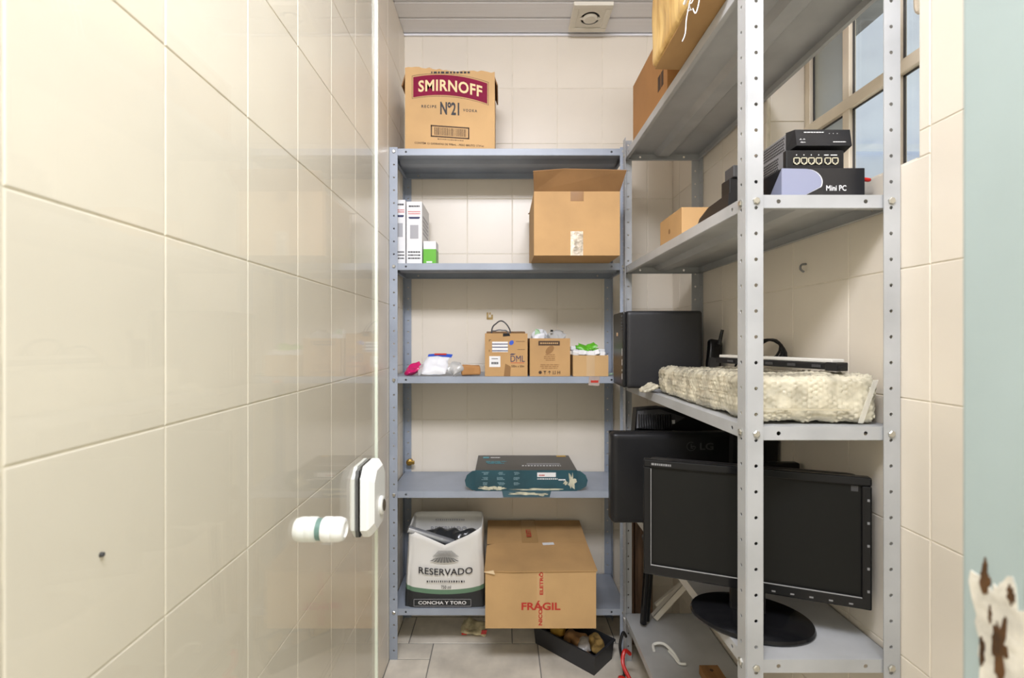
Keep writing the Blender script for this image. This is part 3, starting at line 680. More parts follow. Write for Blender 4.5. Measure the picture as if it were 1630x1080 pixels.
for k in range(5):
    cx = x0 + .040 + k * .018; b0 = z0 + .008
    if k == 0: mb.lathe([(.007, 0), (.007, .0004)], (cx, yf, b0 + .007), (0, -1, 0), 6)
    elif k == 1: mb.prism([(cx - .006, yf - .0004, b0 + .013), (cx + .006, yf - .0004, b0 + .013), (cx + .001, yf - .0004, b0 + .006), (cx + .001, yf - .0004, b0 + .001), (cx + .004, yf - .0004, b0), (cx - .004, yf - .0004, b0), (cx - .001, yf - .0004, b0 + .001), (cx - .001, yf - .0004, b0 + .006)], (0, .0004, 0))
    elif k == 2: mb.prism([(cx - .007, yf - .0004, b0 + .007), (cx, yf - .0004, b0 + .014), (cx + .007, yf - .0004, b0 + .007), (cx + .001, yf - .0004, b0 + .008), (cx + .001, yf - .0004, b0), (cx - .001, yf - .0004, b0), (cx - .001, yf - .0004, b0 + .008)], (0, .0004, 0))
    else:
        for dx in (-.004, .004):
            mb.box(cx + dx - .0012, cx + dx + .0012, yf - .0004, yf, b0, b0 + .013)
        mb.box(cx - .006, cx + .006, yf - .0004, yf, b0 + (.0 if k == 3 else .006), b0 + (.0015 if k == 3 else .008))
mb.build('handling_symbols', M_BROWNINK, t)
for q, (dx, w2, mm, lb, sd) in enumerate(((.042, .062, M_WBAG, 'white plastic bag bulging out of the middle carton', 3.3), (.112, .062, M_CLEARBAG, 'clear plastic bag draped over the middle carton', 7.9))):
    pillow('plastic_bag', mm, w2, .09, .05, (x0 + dx, yf + .085, z1 + .004), ry_(.25 - .3 * q) @ rx(.3), lb, 'bag', sd, amp=.014)
o = MB().prism([(x0 + .022, yf + .05, z1 + .012), (x0 + .045, yf + .05, z1 + .020), (x0 + .040, yf + .06, z1 + .034), (x0 + .026, yf + .06, z1 + .037)], (0, .002, .001)).build('green_wrapper', mat('pale_green_film', (0.25, 0.42, 0.22), .3))
tag(o, 'pale green wrapper corner poking from the middle carton', 'wrapper')
o = MB().box(x0 + .085, x0 + .095, yf + .045, yf + .055, z1 + .026, z1 + .034, .001).build('clip', M_BLACK)
tag(o, 'tiny black clip on the clear bag over the middle carton', 'clip')
# third small carton with packets
x0, x1, z1 = 0.275, 0.412, z0 + .081
t = thing('carton', 'small pale open carton full of white and green packets on the third shelf', 'box', ((x0 + x1) / 2, yf + .06, z0))
carton_body(t, x0, x1, yf, yf + .13, z0, z1, M_KRAFT2)
MB().box(x0 + .052, x0 + .084, yf - .0005, yf, z0, z1).build('tape', mat('pale_tape', (0.58, 0.40, 0.22), .3), t)
random.seed(12)
for k in range(16):
    cx = x0 + .016 + (k % 6) * .021 + random.uniform(-.004, .004); cy = yf + .022 + (k // 6) * .035; sz = random.uniform(.020, .027)
    zc_ = z1 + .007 + (k // 6) * .009 + random.uniform(-.004, .006)
    green = k in (7, 8, 13, 10)
    t2 = MB().box(cx - sz / 2, cx + sz / 2, cy - sz / 2, cy + sz / 2, zc_ - sz * .35, zc_ + sz * .4, .002, 1, rot=Matrix.Rotation(random.uniform(-.7, .7), 3, Vector((random.uniform(-1, 1), random.uniform(-1, 1), 1)).normalized())).build('small_packet', M_GREEN if green else M_WPAPER)
    tag(t2, 'bright green packet heaped in the small pale carton' if green else 'white cube-like packet heaped in the small pale carton', 'packet', 'packets in the small pale carton')
for (dx, dz, rr) in ((.045, .035, .5), (.082, .040, -.5)):
    o = pillow('green_wrapper', M_GREEN, .038, .04, .008, (x0 + dx, yf + .05, z1 + dz - .006), ry_(rr) @ rx(.7), 'crumpled bright green wrapper at the %s of the small pale carton' % ('left' if dx < .06 else 'right'), 'wrapper', dx * 90, amp=.010, n=12)
    o['group'] = 'green wrappers on the small pale carton'
o = MB().prism([(x0 + .058, BY0 + .0008, z0 - .034), (x0 + .100, BY0 + .0008, z0 - .036), (x0 + .102, BY0 + .0008, z0 - .001), (x0 + .060, BY0 + .0008, z0 - .001)], (0, .0012, 0)).build('tape_tab', mat('hanging_clear_tape', (.55, .45, .40), .2, alpha=.65))
tag(o, 'clear tape tab with red print hanging over the third shelf edge', 'tape')
bars(o, 'red_print', M_RED, [(-.013, .016, .012, .021)], -.0007, world=False)
o = MB().tube([(x0 + .142, yf + .03, z0 + .004), (x0 + .155, yf + .02, z0 + .008), (x0 + .172, yf + .035, z0 + .0045), (x0 + .18, yf + .05, z0 + .006)], .0035, 6, smooth_path=5).build('string', mat('green_white_string', (.35, .5, .35), .6))
tag(o, 'short green and white string at the right end of the third shelf', 'string')
# --- fourth shelf: teal and black product carton
z0 = BS[3] + E; x0, x1, yf, yb, z1 = -0.103, 0.290, 1.846, 2.085, z0 + .080
t = thing('product_carton', 'flat black and teal product carton with side tabs on the fourth shelf', 'box', ((x0 + x1) / 2, yf + .12, z0))
MB().box(x0, x1, yf + .001, yb, z0, z1 - .0005, .001).build('body', M_DCARD, t)
MB().box(x0, x1, yf, yf + .001, z0, z1).build('front_panel', M_TEAL, t)
def tabpts(xa, d):
    return [(xa, yf + .002, z0 + .002), (xa + d * .012, yf - .001, z0 + .004), (xa + d * .035, yf - .004, z0 + .020), (xa + d * .040, yf - .004, z0 + .042), (xa + d * .032, yf - .003, z0 + .062), (xa + d * .012, yf, z0 + .077), (xa, yf + .002, z0 + .078)]
MB().prism(tabpts(x0, -1), (0, .0012, 0)).build('side_tab', M_TEAL, t)
MB().prism(tabpts(x1, 1), (0, .0012, 0)).build('side_tab', M_TEAL, t)
MB().prism([(0.0, yf - .002, z0 + .002), (.19, yf - .002, z0 + .002), (.183, yf - .009, z0 - .020), (.005, yf - .009, z0 - .020)], (0, .0008, 0)).build('torn_flap', M_TEAL, t)
random.seed(5)
def torn(cx, cz, wx, wz, y, seed):
    n = 22; pts = []
    for k in range(n):
        a = 2 * math.pi * k / n; r_ = 1 + 1.1 * mnoise.noise(Vector((math.cos(a) * 2.4 + seed, math.sin(a) * 2.4, seed)))
        pts.append((cx + wx * r_ * math.cos(a), y, cz + wz * r_ * math.sin(a)))
    MB().prism(pts, (0, .0005, 0)).build('torn_patch', M_TORN, t)
torn(-.055, z0 + .012, .030, .007, yf - .0006, 1.0); torn(-.01, z0 + .010, .02, .006, yf - .0006, 3.0); torn(.14, z0 + .006, .09, .004, yf - .0006, 5.0)
torn(.27, z0 + .035, .012, .028, yf - .0006, 7.0); torn(.245, z0 + .030, .009, .008, yf - .0006, 9.0); torn(.08, z0 - .008, .06, .0045, yf - .0075, 11.0); torn(.15, z0 - .010, .03, .004, yf - .0085, 13.0)
M_PRT = mat('pale_teal_ink', (.30, .45, .50), .5)
rc = []
for cxx in (-.080, -.020, .040):
    for k in range(3): rc += scribble(cxx, cxx + .032, z0 + .022 + k * .020, z0 + .034 + k * .020, 3, .7, .15, .4, .3)
bars(t, 'lettering', M_PRT, rc, yf)
bars(t, 'price_sticker', M_WPAPER, [(.136, .208, z0 + .054, z0 + .071)], yf)
bars(t, 'lettering', M_RED, scribble(.142, .165, z0 + .058, z0 + .063, 1, .1), yf - .0004)
bars(t, 'lettering', M_WPAPER, scribble(.136, .215, z0 + .044, z0 + .049, 1, .1, .03, .09) + scribble(.218, .245, z0 + .040, z0 + .046, 1, .1), yf)
bars(t, 'lettering', mat('cyan_ink', (.08, .38, .45), .5), scribble(-.085, .02, 1.94, 1.985, 3, .55, .05, .3, .3) + [(-.080, -.055, 2.03, 2.055)], z1, facing='+Z')
bars(t, 'lettering', M_WPAPER, scribble(-.048, -.008, 2.035, 2.05, 1, .1, .1, .2) + scribble(.08, .235, 1.905, 1.918, 1, .1, .03, .06), z1, facing='+Z')
bars(t, 'device_picture', M_MGREY, [(.10, .235, 1.925, 1.95)], z1, facing='+Z')
bars(t, 'gold_sticker', M_YEL, [(.235, .275, 2.058, 2.078)], z1, facing='+Z')
# brass valve in the left corner
t = thing('brass_valve', 'small brass water valve low in the back left corner', 'valve', (-0.405, 2.088, -0.545))
MB().lathe([(.010, 0), (.010, .02), (.014, .022), (.014, .034), (.008, .038)], (-0.405, YB - .0005, -0.540), (0, -1, 0), 16).build('body', M_BRASS, t)
MB().box(-0.412, -0.382, 2.086, 2.096, -0.548, -0.532, .003).build('handle', M_BRASS, t)
# --- bottom shelf: paper bag
z0 = BS[4] + E
t = thing('paper_bag', 'white wine gift bag with green and black bottom bands on the bottom shelf', 'bag', (-0.222, 1.935, z0))
def bagmat():
    m = bpy.data.materials.new('printed_bag_paper'); m.use_nodes = True; nt = m.node_tree; b = nt.nodes['Principled BSDF']; b.inputs['Roughness'].default_value = .5
    tc = nt.nodes.new('ShaderNodeTexCoord'); sp = nt.nodes.new('ShaderNodeSeparateXYZ'); nt.links.new(tc.outputs['Object'], sp.inputs[0])
    m1 = nt.nodes.new('ShaderNodeMath'); m1.operation = 'MULTIPLY'; nt.links.new(sp.outputs[0], m1.inputs[0]); nt.links.new(sp.outputs[0], m1.inputs[1])
    m2 = nt.nodes.new('ShaderNodeMath'); m2.operation = 'MULTIPLY_ADD'; m2.inputs[1].default_value = -.75; nt.links.new(m1.outputs[0], m2.inputs[0]); nt.links.new(sp.outputs[2], m2.inputs[2])
    rp = nt.nodes.new('ShaderNodeValToRGB'); rp.color_ramp.interpolation = 'CONSTANT'
    mr = nt.nodes.new('ShaderNodeMapRange'); mr.inputs['From Min'].default_value = 0; mr.inputs['From Max'].default_value = .4; nt.links.new(m2.outputs[0], mr.inputs[0]); nt.links.new(mr.outputs[0], rp.inputs[0])
    e = rp.color_ramp.elements; e[0].color = (.022, .024, .026, 1); e[1].position = .050 / .4; e[1].color = (.13, .24, .15, 1)
    c = e.new(.066 / .4); c.color = (.76, .75, .71, 1)
    nt.links.new(rp.outputs[0], b.inputs['Base Color']); return m
N = 72; V = []; Fc = []; rows = 14
def bagtop(x, front):
    if front: return .278 - .045 * max(0, 1 - abs(x - .015) / .13) + (.012 if x < 0 else .028) * min(1, abs(x) / .15)
    return .315
for r_ in range(rows + 1):
    for k in range(N):
        a = 2 * math.pi * k / N; c, s_ = math.cos(a), math.sin(a)
        ex = .22; ux = math.copysign(abs(c) ** ex, c); uy = math.copysign(abs(s_) ** ex, s_)
        f = (uy + 1) / 2; u = r_ / rows
        htop = bagtop(ux * .15, True) * (1 - f) + bagtop(ux * .15, False) * f
        wx = .158 - .014 * u; wy = .082 - .006 * u
        z = htop * u
        V.append((-.0 + ux * wx + .004 * mnoise.noise(Vector((c * 3, s_ * 3, u * 3))), uy * wy + .006 * mnoise.noise(Vector((c * 2, s_ * 2 + 5, u * 3))), z))
for r_ in range(rows):
    for k in range(N): Fc.append((r_ * N + k, r_ * N + (k + 1) % N, (r_ + 1) * N + (k + 1) % N, (r_ + 1) * N + k))
Fc.append(tuple(range(N - 1, -1, -1)))
mb = MB().quads(V, Fc); bag = mb.build('body', bagmat(), t, smooth=True, world=False)
md = bag.modifiers.new('thickness', 'SOLIDIFY'); md.thickness = .0012; md.offset = -1
yy = -.0895
text(t, 'RESERVADO', .005, yy, .140, .208, .026, M_INK, arc=-.008, bold=.012, world=False)
bars(t, 'lettering', M_INK, scribble(-.068, .080, .100, .108, 1, .1, .02, .05) , yy, world=False)
text(t, '750 ml', .006, yy, .082, .038, .013, M_INK, bold=.01, world=False)
mb = MB()
mb.lathe([(.045, 0), (.045, .0004)], (.004, yy, .192), (0, -1, 0), 24, sx=.36, sy=1.25) if False else None
for k in range(9):
    a = -1 + 2 * k / 8; mb.prism([(a * .052 - .005, yy, .176 + .006 * a * a), (a * .052 + .005, yy, .176 + .006 * a * a), (a * .030 + .003, yy, .198 - .004 * a * a), (a * .030 - .003, yy, .198 - .004 * a * a)], (0, .0003, 0))
for k in range(6): mb.box(-.045 + .004 * k, .055 - .005 * k, yy, yy + .0003, .200 + .004 * k, .2018 + .004 * k)
mb.build('engraved_emblem', mat('grey_engraving', (.16, .16, .15), .6), t, world=False)
bars(t, 'panel_outline', M_GREYINK, [(-.118, .103, .0345, .036), (-.118, .103, .008, .0095), (-.118, -.1165, .008, .036), (.1015, .103, .008, .036)], yy, world=False)
text(t, 'CONCHA Y TORO', -.008, yy - .0004, .022, .185, .013, M_WPAPER, bold=.02, world=False)
text(t, 'RESERVADO', .0, .066, .245, .15, .022, M_GREYINK, bold=.012, world=False)
bars(t, 'lettering', M_GREYINK, scribble(-.055, .065, .280, .287, 1, .1, .03, .06), .066, world=False)
o = MB().tube([(-0.366, 1.868, -0.742), (-0.195, 1.905, -0.812), (-0.13, 1.93, -0.85)], .014, 16).build('foil_roll', M_SILVER); tag(o, 'grey shiny roll sticking out of the white gift bag', 'roll')
o = soft('dark_plastic', M_DPLAST, (.24, .11, .20), (-0.215, 1.945, z0 + .16), .05, .007, nz(.022, 22, 4.4)); tag(o, 'crumpled dark plastic filling the white gift bag', 'plastic')
# FRAGIL carton
x0, x1, yf, yb, z1 = -0.060, 0.338, 1.718, 2.105, z0 + .208
t = thing('carton', 'big brown carton marked in red, overhanging the bottom shelf', 'box', ((x0 + x1) / 2, 1.9, z0))
carton_body(t, x0, x1, yf, yb, z0, z1, M_KRAFT2)
ym = 1.905
def flap(pts, nm='flap'): return MB().prism(pts, (0, 0, .0035)).build(nm, M_KRAFT, t)
f1 = flap([(x0 - .003, yf - .004, z1 - .003), (x0 + .10, yf - .006, z1 - .004), (x1 + .004, yf - .004, z1 - .001), (x1, ym, z1 + .016), (x0 + .03, ym, z1 + .014), (x0, ym - .015, z1 + .012)])
f2 = flap([(x0, ym, z1 + .014), (x1, ym + .002, z1 + .016), (x1 + .002, yb, z1 + .030), (x0 - .002, yb, z1 + .030)])
MB().prism([(x0 + .14, ym + .002, z1 + .0185), (x0 + .205, ym + .002, z1 + .0190), (x0 + .205, yb, z1 + .0345), (x0 + .14, yb, z1 + .0345)], (0, 0, .0004)).build('tape', mat('clear_brown_tape', (.42, .25, .10), .2), f2)
text(t, 'ELETRO', x0 + .17, z1 + .0278, 2.0, .11, .020, M_RED, rot=R(90), bold=.03, facing='+Z')
MB().box(x0 + .185, x0 + .215, yf - .0006, yf, z0 + .006, z1 - .004).build('tape', mat('glossy_kraft_tape', (.60, .385, .18), .2), t)
text(t, 'ELETRÔ', x0 + .200, yf - .0010, z1 - .046, .082, .016, M_RED, rot=R(90), bold=.04)
text(t, 'NICOS', x0 + .198, yf - .0010, z0 + .046, .070, .014, M_RED, rot=R(90), bold=.04)
text(t, 'FRÁGIL', x0 + .200, yf - .0008, z0 + .083, .140, .034, M_RED, bold=.03)
o = MB().box(0, .045, -.009, .009, 0, .0015).build('sticker', M_WPAPER, t, world=False); o.location = (0.151 - t.location.x + .01, 1.895 - t.location.y, z1 + .0188 - z0); o.rotation_euler = (R(2), 0, R(6))
MB().prism([(x0 - .004, yf - .006, z1 - .004), (x0 + .035, yf - .010, z1 - .010), (x0 + .03, yf - .006, z1 + .002)], (0, .002, .001)).build('torn_edge', mat('bare_cardboard', (.72, .55, .33), .9), t)
# --- floor items
pillow_o = settle(pillow('snack_packet', mat('translucent_wrapper', (.58, .50, .30), .25, var=.3, vscale=30), .10, .06, .03, (-0.118, 2.00, ZF + .03), ry_(.15) @ rx(.5), 'crumpled red and tan packet on the floor under the back shelving', 'packet', 21.0, amp=.012), ZF + .0005)
MB().prism([(-.050, -.022, .010), (-.028, -.026, .012), (-.026, -.022, .032), (-.042, -.016, .034)], (0, .003, 0)).build('red_corner', M_REDPL, pillow_o, world=False)
MB().prism([(.030, -.022, .012), (.052, -.018, .010), (.056, -.014, .024), (.034, -.016, .024)], (0, .003, 0)).build('red_corner', M_REDPL, pillow_o, world=False)
ang = math.atan2(-.196, .21)
t = thing('storage_tray', 'black open plastic tray on the floor below the brown carton', 'tray', (0.28, 1.8925, ZF + .0005), ang)
W, D, H_ = .287, .139, .070; mb = MB()
def ringpts(w2, d2, z): return [(-w2, -d2, z), (w2, -d2, z), (w2, d2, z), (-w2, d2, z)]
L = [ringpts(W / 2 - .006, D / 2 - .006, 0), ringpts(W / 2, D / 2, H_), ringpts(W / 2 + .004, D / 2 + .004, H_), ringpts(W / 2 + .004, D / 2 + .004, H_ + .006), ringpts(W / 2 - .004, D / 2 - .004, H_ + .006), ringpts(W / 2 - .009, D / 2 - .009, .004)]
V = [p for l in L for p in l]; Fc = [(3, 2, 1, 0), (20, 21, 22, 23)]
for l in range(5):
    for k in range(4): Fc.append((l * 4 + k, l * 4 + (k + 1) % 4, l * 4 + 4 + (k + 1) % 4, l * 4 + 4 + k))
mb.quads(V, Fc).build('body', mat('charcoal_plastic', (.025, .026, .030), .5), t, world=False)
def tp(u, v): return (0.28 + u * math.cos(ang) - v * math.sin(ang), 1.8925 + u * math.sin(ang) + v * math.cos(ang))
a = tp(.02, .0); o = soft('work_glove', M_TAN, (.10, .06, .04), (a[0], a[1], ZF + .055), .018, .005, nz(.012, 28, 1.5), rot=rz_(ang)); tag(o, 'tan leather glove lying in the black tray', 'glove')
a = tp(.095, .02); o = soft('rag', M_YEL if False else mat('ochre_cloth', (.52, .33, .10), .8, var=.3, vscale=30), (.045, .06, .05), (a[0], a[1], ZF + .062), .016, .005, nz(.012, 34, 6.5), rot=rz_(.4)); tag(o, 'ochre crumpled rag at the right end of the black tray', 'rag')
a = tp(-.07, .0); o = soft('yellow_packet', M_YEL, (.06, .05, .03), (a[0], a[1], ZF + .058), .01, .005, nz(.008, 30, 3.5), rot=rz_(ang + .3)); tag(o, 'yellow packet at the left end of the black tray', 'packet')
a = tp(.065, -.02); o = pillow('plastic_bag', M_CLEARBAG, .05, .06, .03, (a[0], a[1], ZF + .062), rx(.3), 'clear plastic bag between the glove and the rag in the tray', 'bag', 31.0, amp=.01)
a = tp(.085, -.035); o = MB().box(a[0] - .018, a[0] + .018, a[1] - .008, a[1] + .008, ZF + .022, ZF + .050, .004, rot=rz_(ang)).build('wood_offcut', mat('pale_orange_wood', (.55, .30, .13), .6, var=.2, vscale=20)); tag(o, 'orange-brown wood offcut at the front of the black tray', 'wood')

# ---------------------------------------------------------------- right unit: top shelf
z0 = RS[0] + E
t = thing('wrapped_bundle', 'straw-coloured wrapped bundle overhanging the top shelf on the right', 'bundle', (0.53, 1.12, z0))
soft('body', M_STRAW, (.276, .31, .46), (0.534, 1.118, z0 + .235), .016, .010, nz(.006, 12, 2.0), t, warp=lambda v: (v.x, v.y, max(v.z, -.228)))
soft('lower_sleeve', M_KRAFT, (.268, .30, .075), (0.536, 1.120, z0 + .0405), .006, .012, nz(.002, 14, 3.0), t)
random.seed(9); mb = MB()
for k in range(9):
    a = Vector((.402, .99 + random.uniform(-.03, .03), z0 + .035 + random.uniform(-.01, .02)))
    pts = [a]
    for j in range(4): a = a + Vector((random.uniform(-.008, .004), random.uniform(-.025, .022), random.uniform(-.032, .012))); pts.append(a)
    mb.tube(pts, .0012, 5, smooth_path=4)
mb.build('frayed_string', M_WBAG, t)
t = thing('carton', 'orange-brown carton on the far end of the right top shelf', 'box', (0.60, 1.55, z0))
carton_body(t, 0.474, 0.72, 1.372, 1.73, z0, z0 + .205, M_KRAFT3, open_=False)
bars(t, 'dark_stamp', M_BROWNINK, [(1.405, 1.425, z0 + .040, z0 + .085), (1.43, 1.455, z0 + .040, z0 + .085)], 0.474, facing='-X')
# ---------------------------------------------------------------- right unit: second shelf
z0 = RS[1] + E
x0, x1, yf = 0.5, 0.617, 1.332
t = thing('carton', 'small open brown carton on the right middle shelf', 'box', (0.56, 1.42, z0))
carton_body(t, x0, x1, yf, 1.512, z0, z0 + .091, M_KRAFT)
MB().lathe([(.008, 0), (.008, .0005)], (x0, 1.43, z0 + .045), (-1, 0, 0), 8).build('print_mark', M_KRAFTIN, t)
# mini pc carton
x0, x1, yf, z1 = 0.556, 0.721, 0.951, z0 + .064
t = thing('product_carton', 'black mini computer carton under the two routers', 'box', ((x0 + x1) / 2, 1.04, z0))
MB().box(x0, x1, yf, 1.13, z0, z1, .0008).build('body', mat('black_card', (.016, .016, .018), .35), t)
n = 14; pts = [(x0, yf - .0006, z0 + .001), (x0, yf - .0006, z1 - .001)]
for k in range(n + 1):
    a = math.pi / 2 - math.pi * .62 * k / n; pts.append((x0 + .045 + .034 * math.cos(a), yf - .0006, z0 + .036 + .026 * math.sin(a)))
pts += [(x0 + .030, yf - .0006, z0 + .001)]
MB().prism([(p[0] + (.002 if p[0] > x0 + .05 else 0), yf - .0003, p[2]) for p in pts], (0, .0003, 0)).build('swoosh_edge', M_WPAPER, t)
MB().prism(pts, (0, .0003, 0)).build('swoosh', M_LAV, t)
MB().prism([(x0 - .0004, yf, z1 - .001), (x0 - .0004, yf, z0 + .001), (x0 - .0004, yf + .06, z0 + .001)], (.0004, 0, 0)).build('swoosh_side', M_LAV, t)
text(t, 'Mini PC', x0 + .108, yf - .0004, z0 + .024, .040, .011, M_WPAPER, bold=.012)
o = MB().lathe([(.004, 0), (.004, .012), (.003, .015)], (0.725, 0.962, z0 + .045), (1, 0, -.1), 12).build('red_plug', M_REDPL)
tag(o, 'small red plastic knob beside the mini computer carton', 'knob')
# routers
def router(name, label, x0, x1, yf, dep, z0, hh, rear):
    t = thing(name, label, 'router', ((x0 + x1) / 2, yf + dep / 2, z0))
    if rear:
        MB().box(x0, x1, yf, yf + .012, z0, z0 + hh, .002).build('rear_panel', M_BLACK, t)
        MB().box(x0 + .001, x1 - .001, yf + .012, yf + dep, z0 + .001, z0 + hh - .001, .002).build('case', M_MGREY, t)
        for k in range(6):
            px = x0 + .0145 + k * .0148 + (.003 if k > 3 else 0)
            p = MB()
            for q in ((px, px + .0125, z0 + .008, z0 + .0095), (px, px + .0125, z0 + .0205, z0 + .022), (px, px + .0012, z0 + .008, z0 + .022), (px + .0113, px + .0125, z0 + .008, z0 + .022), (px, px + .004, z0 + .008, z0 + .012), (px + .0085, px + .0125, z0 + .008, z0 + .012)): p.box(q[0], q[1], yf - .0012, yf, q[2], q[3])
            p.build('port', mat('cream_port', (.72, .66, .48), .4), t)
        bars(t, 'lettering', M_WPAPER, [(x0 + .020 + k * .0148, x0 + .0215 + k * .0148, z0 + .0265, z0 + .0285) for k in range(4)] + [(x0 + .076, x0 + .085, z0 + .0265, z0 + .028), (x0 + .089, x0 + .102, z0 + .0265, z0 + .028)], yf)
    else:
        MB().prism([(x0 + .010, yf, z0 + .008), (x0 + .010, yf + .004, z0 + hh), (x0, yf + .022, z0 + hh), (x0, yf + .022, z0), (x0 + .014, yf + .012, z0)], (0, 0, 0.00001)) if False else None
        fr = MB(); fr.quads([(x0 + .009, yf, z0 + .006), (x1, yf, z0 + .006), (x1, yf + .006, z0 + hh), (x0 + .009, yf + .006, z0 + hh), (x0, yf + .022, z0), (x1, yf + .022, z0), (x1, yf + .022, z0 + hh), (x0, yf + .022, z0 + hh)],
                            [(0, 1, 2, 3), (4, 0, 3, 7), (1, 5, 6, 2), (3, 2, 6, 7), (0, 4, 5, 1), (5, 4, 7, 6)])
        fr.build('front_panel', M_BLACK, t)
        MB().box(x0 + .001, x1 - .001, yf + .022, yf + dep, z0, z0 + hh - .001, .003).build('case', M_MGREY, t)
        yq = yf + .0006; cx = x0 + .022; cz = z0 + .016
        bars(t, 'logo', M_WPAPER, [(cx - .006 + k * .0017, cx - .005 + k * .0017, cz, cz + (.0035, .005, .0035, .0025, .0035, .005, .0035)[k]) for k in range(7)], yq + .002)
        text(t, 'cisco', cx, yq + .0005, cz - .003, .010, .0035, M_WPAPER, bold=.03)
        bars(t, 'lettering', M_WPAPER, scribble(x0 + .026, x0 + .066, z0 + hh - .007, z0 + hh - .0052, 1, .1, .08, .16) + [(x0 + .076 + .008 * k, x0 + .077 + .008 * k, z0 + hh - .009, z0 + hh - .008) for k in range(3)], yf + .0045)
        bars(t, 'lettering', M_WPAPER, scribble(x0 + .082, x0 + .107, z0 + .013, z0 + .0145, 1, .1, .1, .2), yf + .0008)
    mb = MB()                                               # vent holes on the left side
    for r_ in range(5):
        for k in range(22):
            yy = yf + .030 + k * .0055 + (.0027 if r_ % 2 else 0); zz = z0 + hh * .22 + r_ * hh * .145
            if yy < yf + dep - .008: mb.box(x0 + .0002, x0 + .0014, yy - .0012, yy + .0012, zz - .0013, zz + .0013)
    mb.build('vent_holes', M_BLACK, t)
    return t
router('router', 'black and grey router showing six network ports, on the mini computer carton', 0.568, 0.684, 0.957, .17, z1 + .0006, .0375, True)
router('router', 'black and grey router showing its logo front, topmost of the stack', 0.578, 0.697, 0.953, .17, z1 + .0392, .0405, False)
# dark gadgets by the near post
o = MB().prism([(.472, 1.00, z0), (.472, 1.155, z0), (.474, 1.15, z0 + .012), (.474, 1.10, z0 + .026), (.474, 1.00, z0 + .030)], (.075, 0, 0)).build('modem', M_BLACK); tag(o, 'flat black modem at the edge of the right middle shelf', 'modem')
o = MB().box(.480, .54, 1.01, 1.048, z0 + .0306, z0 + .064, .002).build('power_adapter', M_BLACK); tag(o, 'black power adapter stacked on the flat modem behind the near post', 'adapter')
o = MB().box(.486, .54, 1.005, 1.045, z0 + .0646, z0 + .090, .002).build('power_adapter', M_DGREY); tag(o, 'dark grey power adapter topmost on the flat modem', 'adapter')
# ---------------------------------------------------------------- right unit: third shelf
z0 = RS[2] + E
t = thing('computer_tower', 'compact black computer tower on the far end of the right third shelf', 'computer', (0.549, 1.70, z0), R(-3))
soft('case', mat('black_textured_steel', (.016, .016, .018), .5, bump=.1, bscale=300), (.252, .185, .262), (0.002, 0, .1315), .010, .008, None, t, world=False)
soft('front_bezel', M_BLACK, (.012, .178, .258), (-.130, 0, .1315), .005, .006, None, t, world=False)
bars(t, 'drive_slot', M_DGREY, [(-.08, .07, .16, .162), (-.08, .07, .075, .077)], -.1362, facing='-X', world=False)
for k in range(5): MB().box(-.1385, -.1355, -.078, -.068, .198 + k * .011, .204 + k * .011, .001).build('button', M_DGREY, t, world=False)
MB().box(-.1375, -.1355, .0, .02, .178, .190, .0005).build('badge', mat('orange_badge', (.6, .38, .2), .4), t, world=False)
bars(t, 'port_strip', M_WPAPER, [(-.080, -.074, .030, .05), (-.08, -.074, .058, .064), (-.080, -.073, .078, .098), (-.08, -.074, .11, .135)], -.1362, facing='-X', world=False)
# bubble wrapped package
def bub(a, b, ax, q, ed):
    sp = .0115; s3 = sp * .866
    r0 = round(b / s3); best = 1e9
    for rr in (r0 - 1, r0, r0 + 1):
        off = (rr % 2) * sp / 2; c0 = round((a - off) / sp)
        best = min(best, (a - off - c0 * sp) ** 2 + (b - rr * s3) ** 2)
    h = max(0, 1 - best / (.0054 ** 2)) ** .5 * .0036
    v3 = Vector(q)
    h *= .55 + .9 * mnoise.noise(v3 * 55) + .35 * mnoise.noise(v3 * 150)
    return h * min(1, ed / .006) + .006 * mnoise.noise(v3 * 14) + .003 * mnoise.noise(v3 * 45)
t = thing('bubble_wrapped_package', 'flat package in bubble wrap on the right third shelf', 'package', (0.615, 1.22, z0))
bw = soft('wrap', M_BUBBLE, (.246, .565, .092), (0.612, 1.217, z0 + .050), .016, .0030, bub, t, warp=lambda v: (v.x, v.y, max(v.z - .018 * (v.y + .28) / .56 * (1 if v.z > 0 else 0), -.049)))
mb = MB(); 
soft('wrap_tail', M_BUBBLE, (.05, .06, .012), (0.458, 1.50, z0 + .0125), .005, .003, bub, t, rot=ry_(-.45))
for x_, w_, sl in ((0.690, .010, .34),):
    MB().prism([(x_, .9275, z0 + .004), (x_ + w_, .9275, z0 + .004), (x_ + w_ + sl * .085, .9265, z0 + .088), (x_ + sl * .085, .9265, z0 + .088)], (0, .001, 0)).build('tape', mat('clear_wrap_tape', (.85, .83, .75), .1, alpha=.35), t)  # pale see-through tape strip slanting over the near face
MB().prism([(.50, .9275, z0 + .033), (.675, .9275, z0 + .031), (.675, .9275, z0 + .028), (.50, .9275, z0 + .030)], (0, .001, 0)).build('fold_line', mat('wrap_fold', (.55, .50, .36), .3), t)
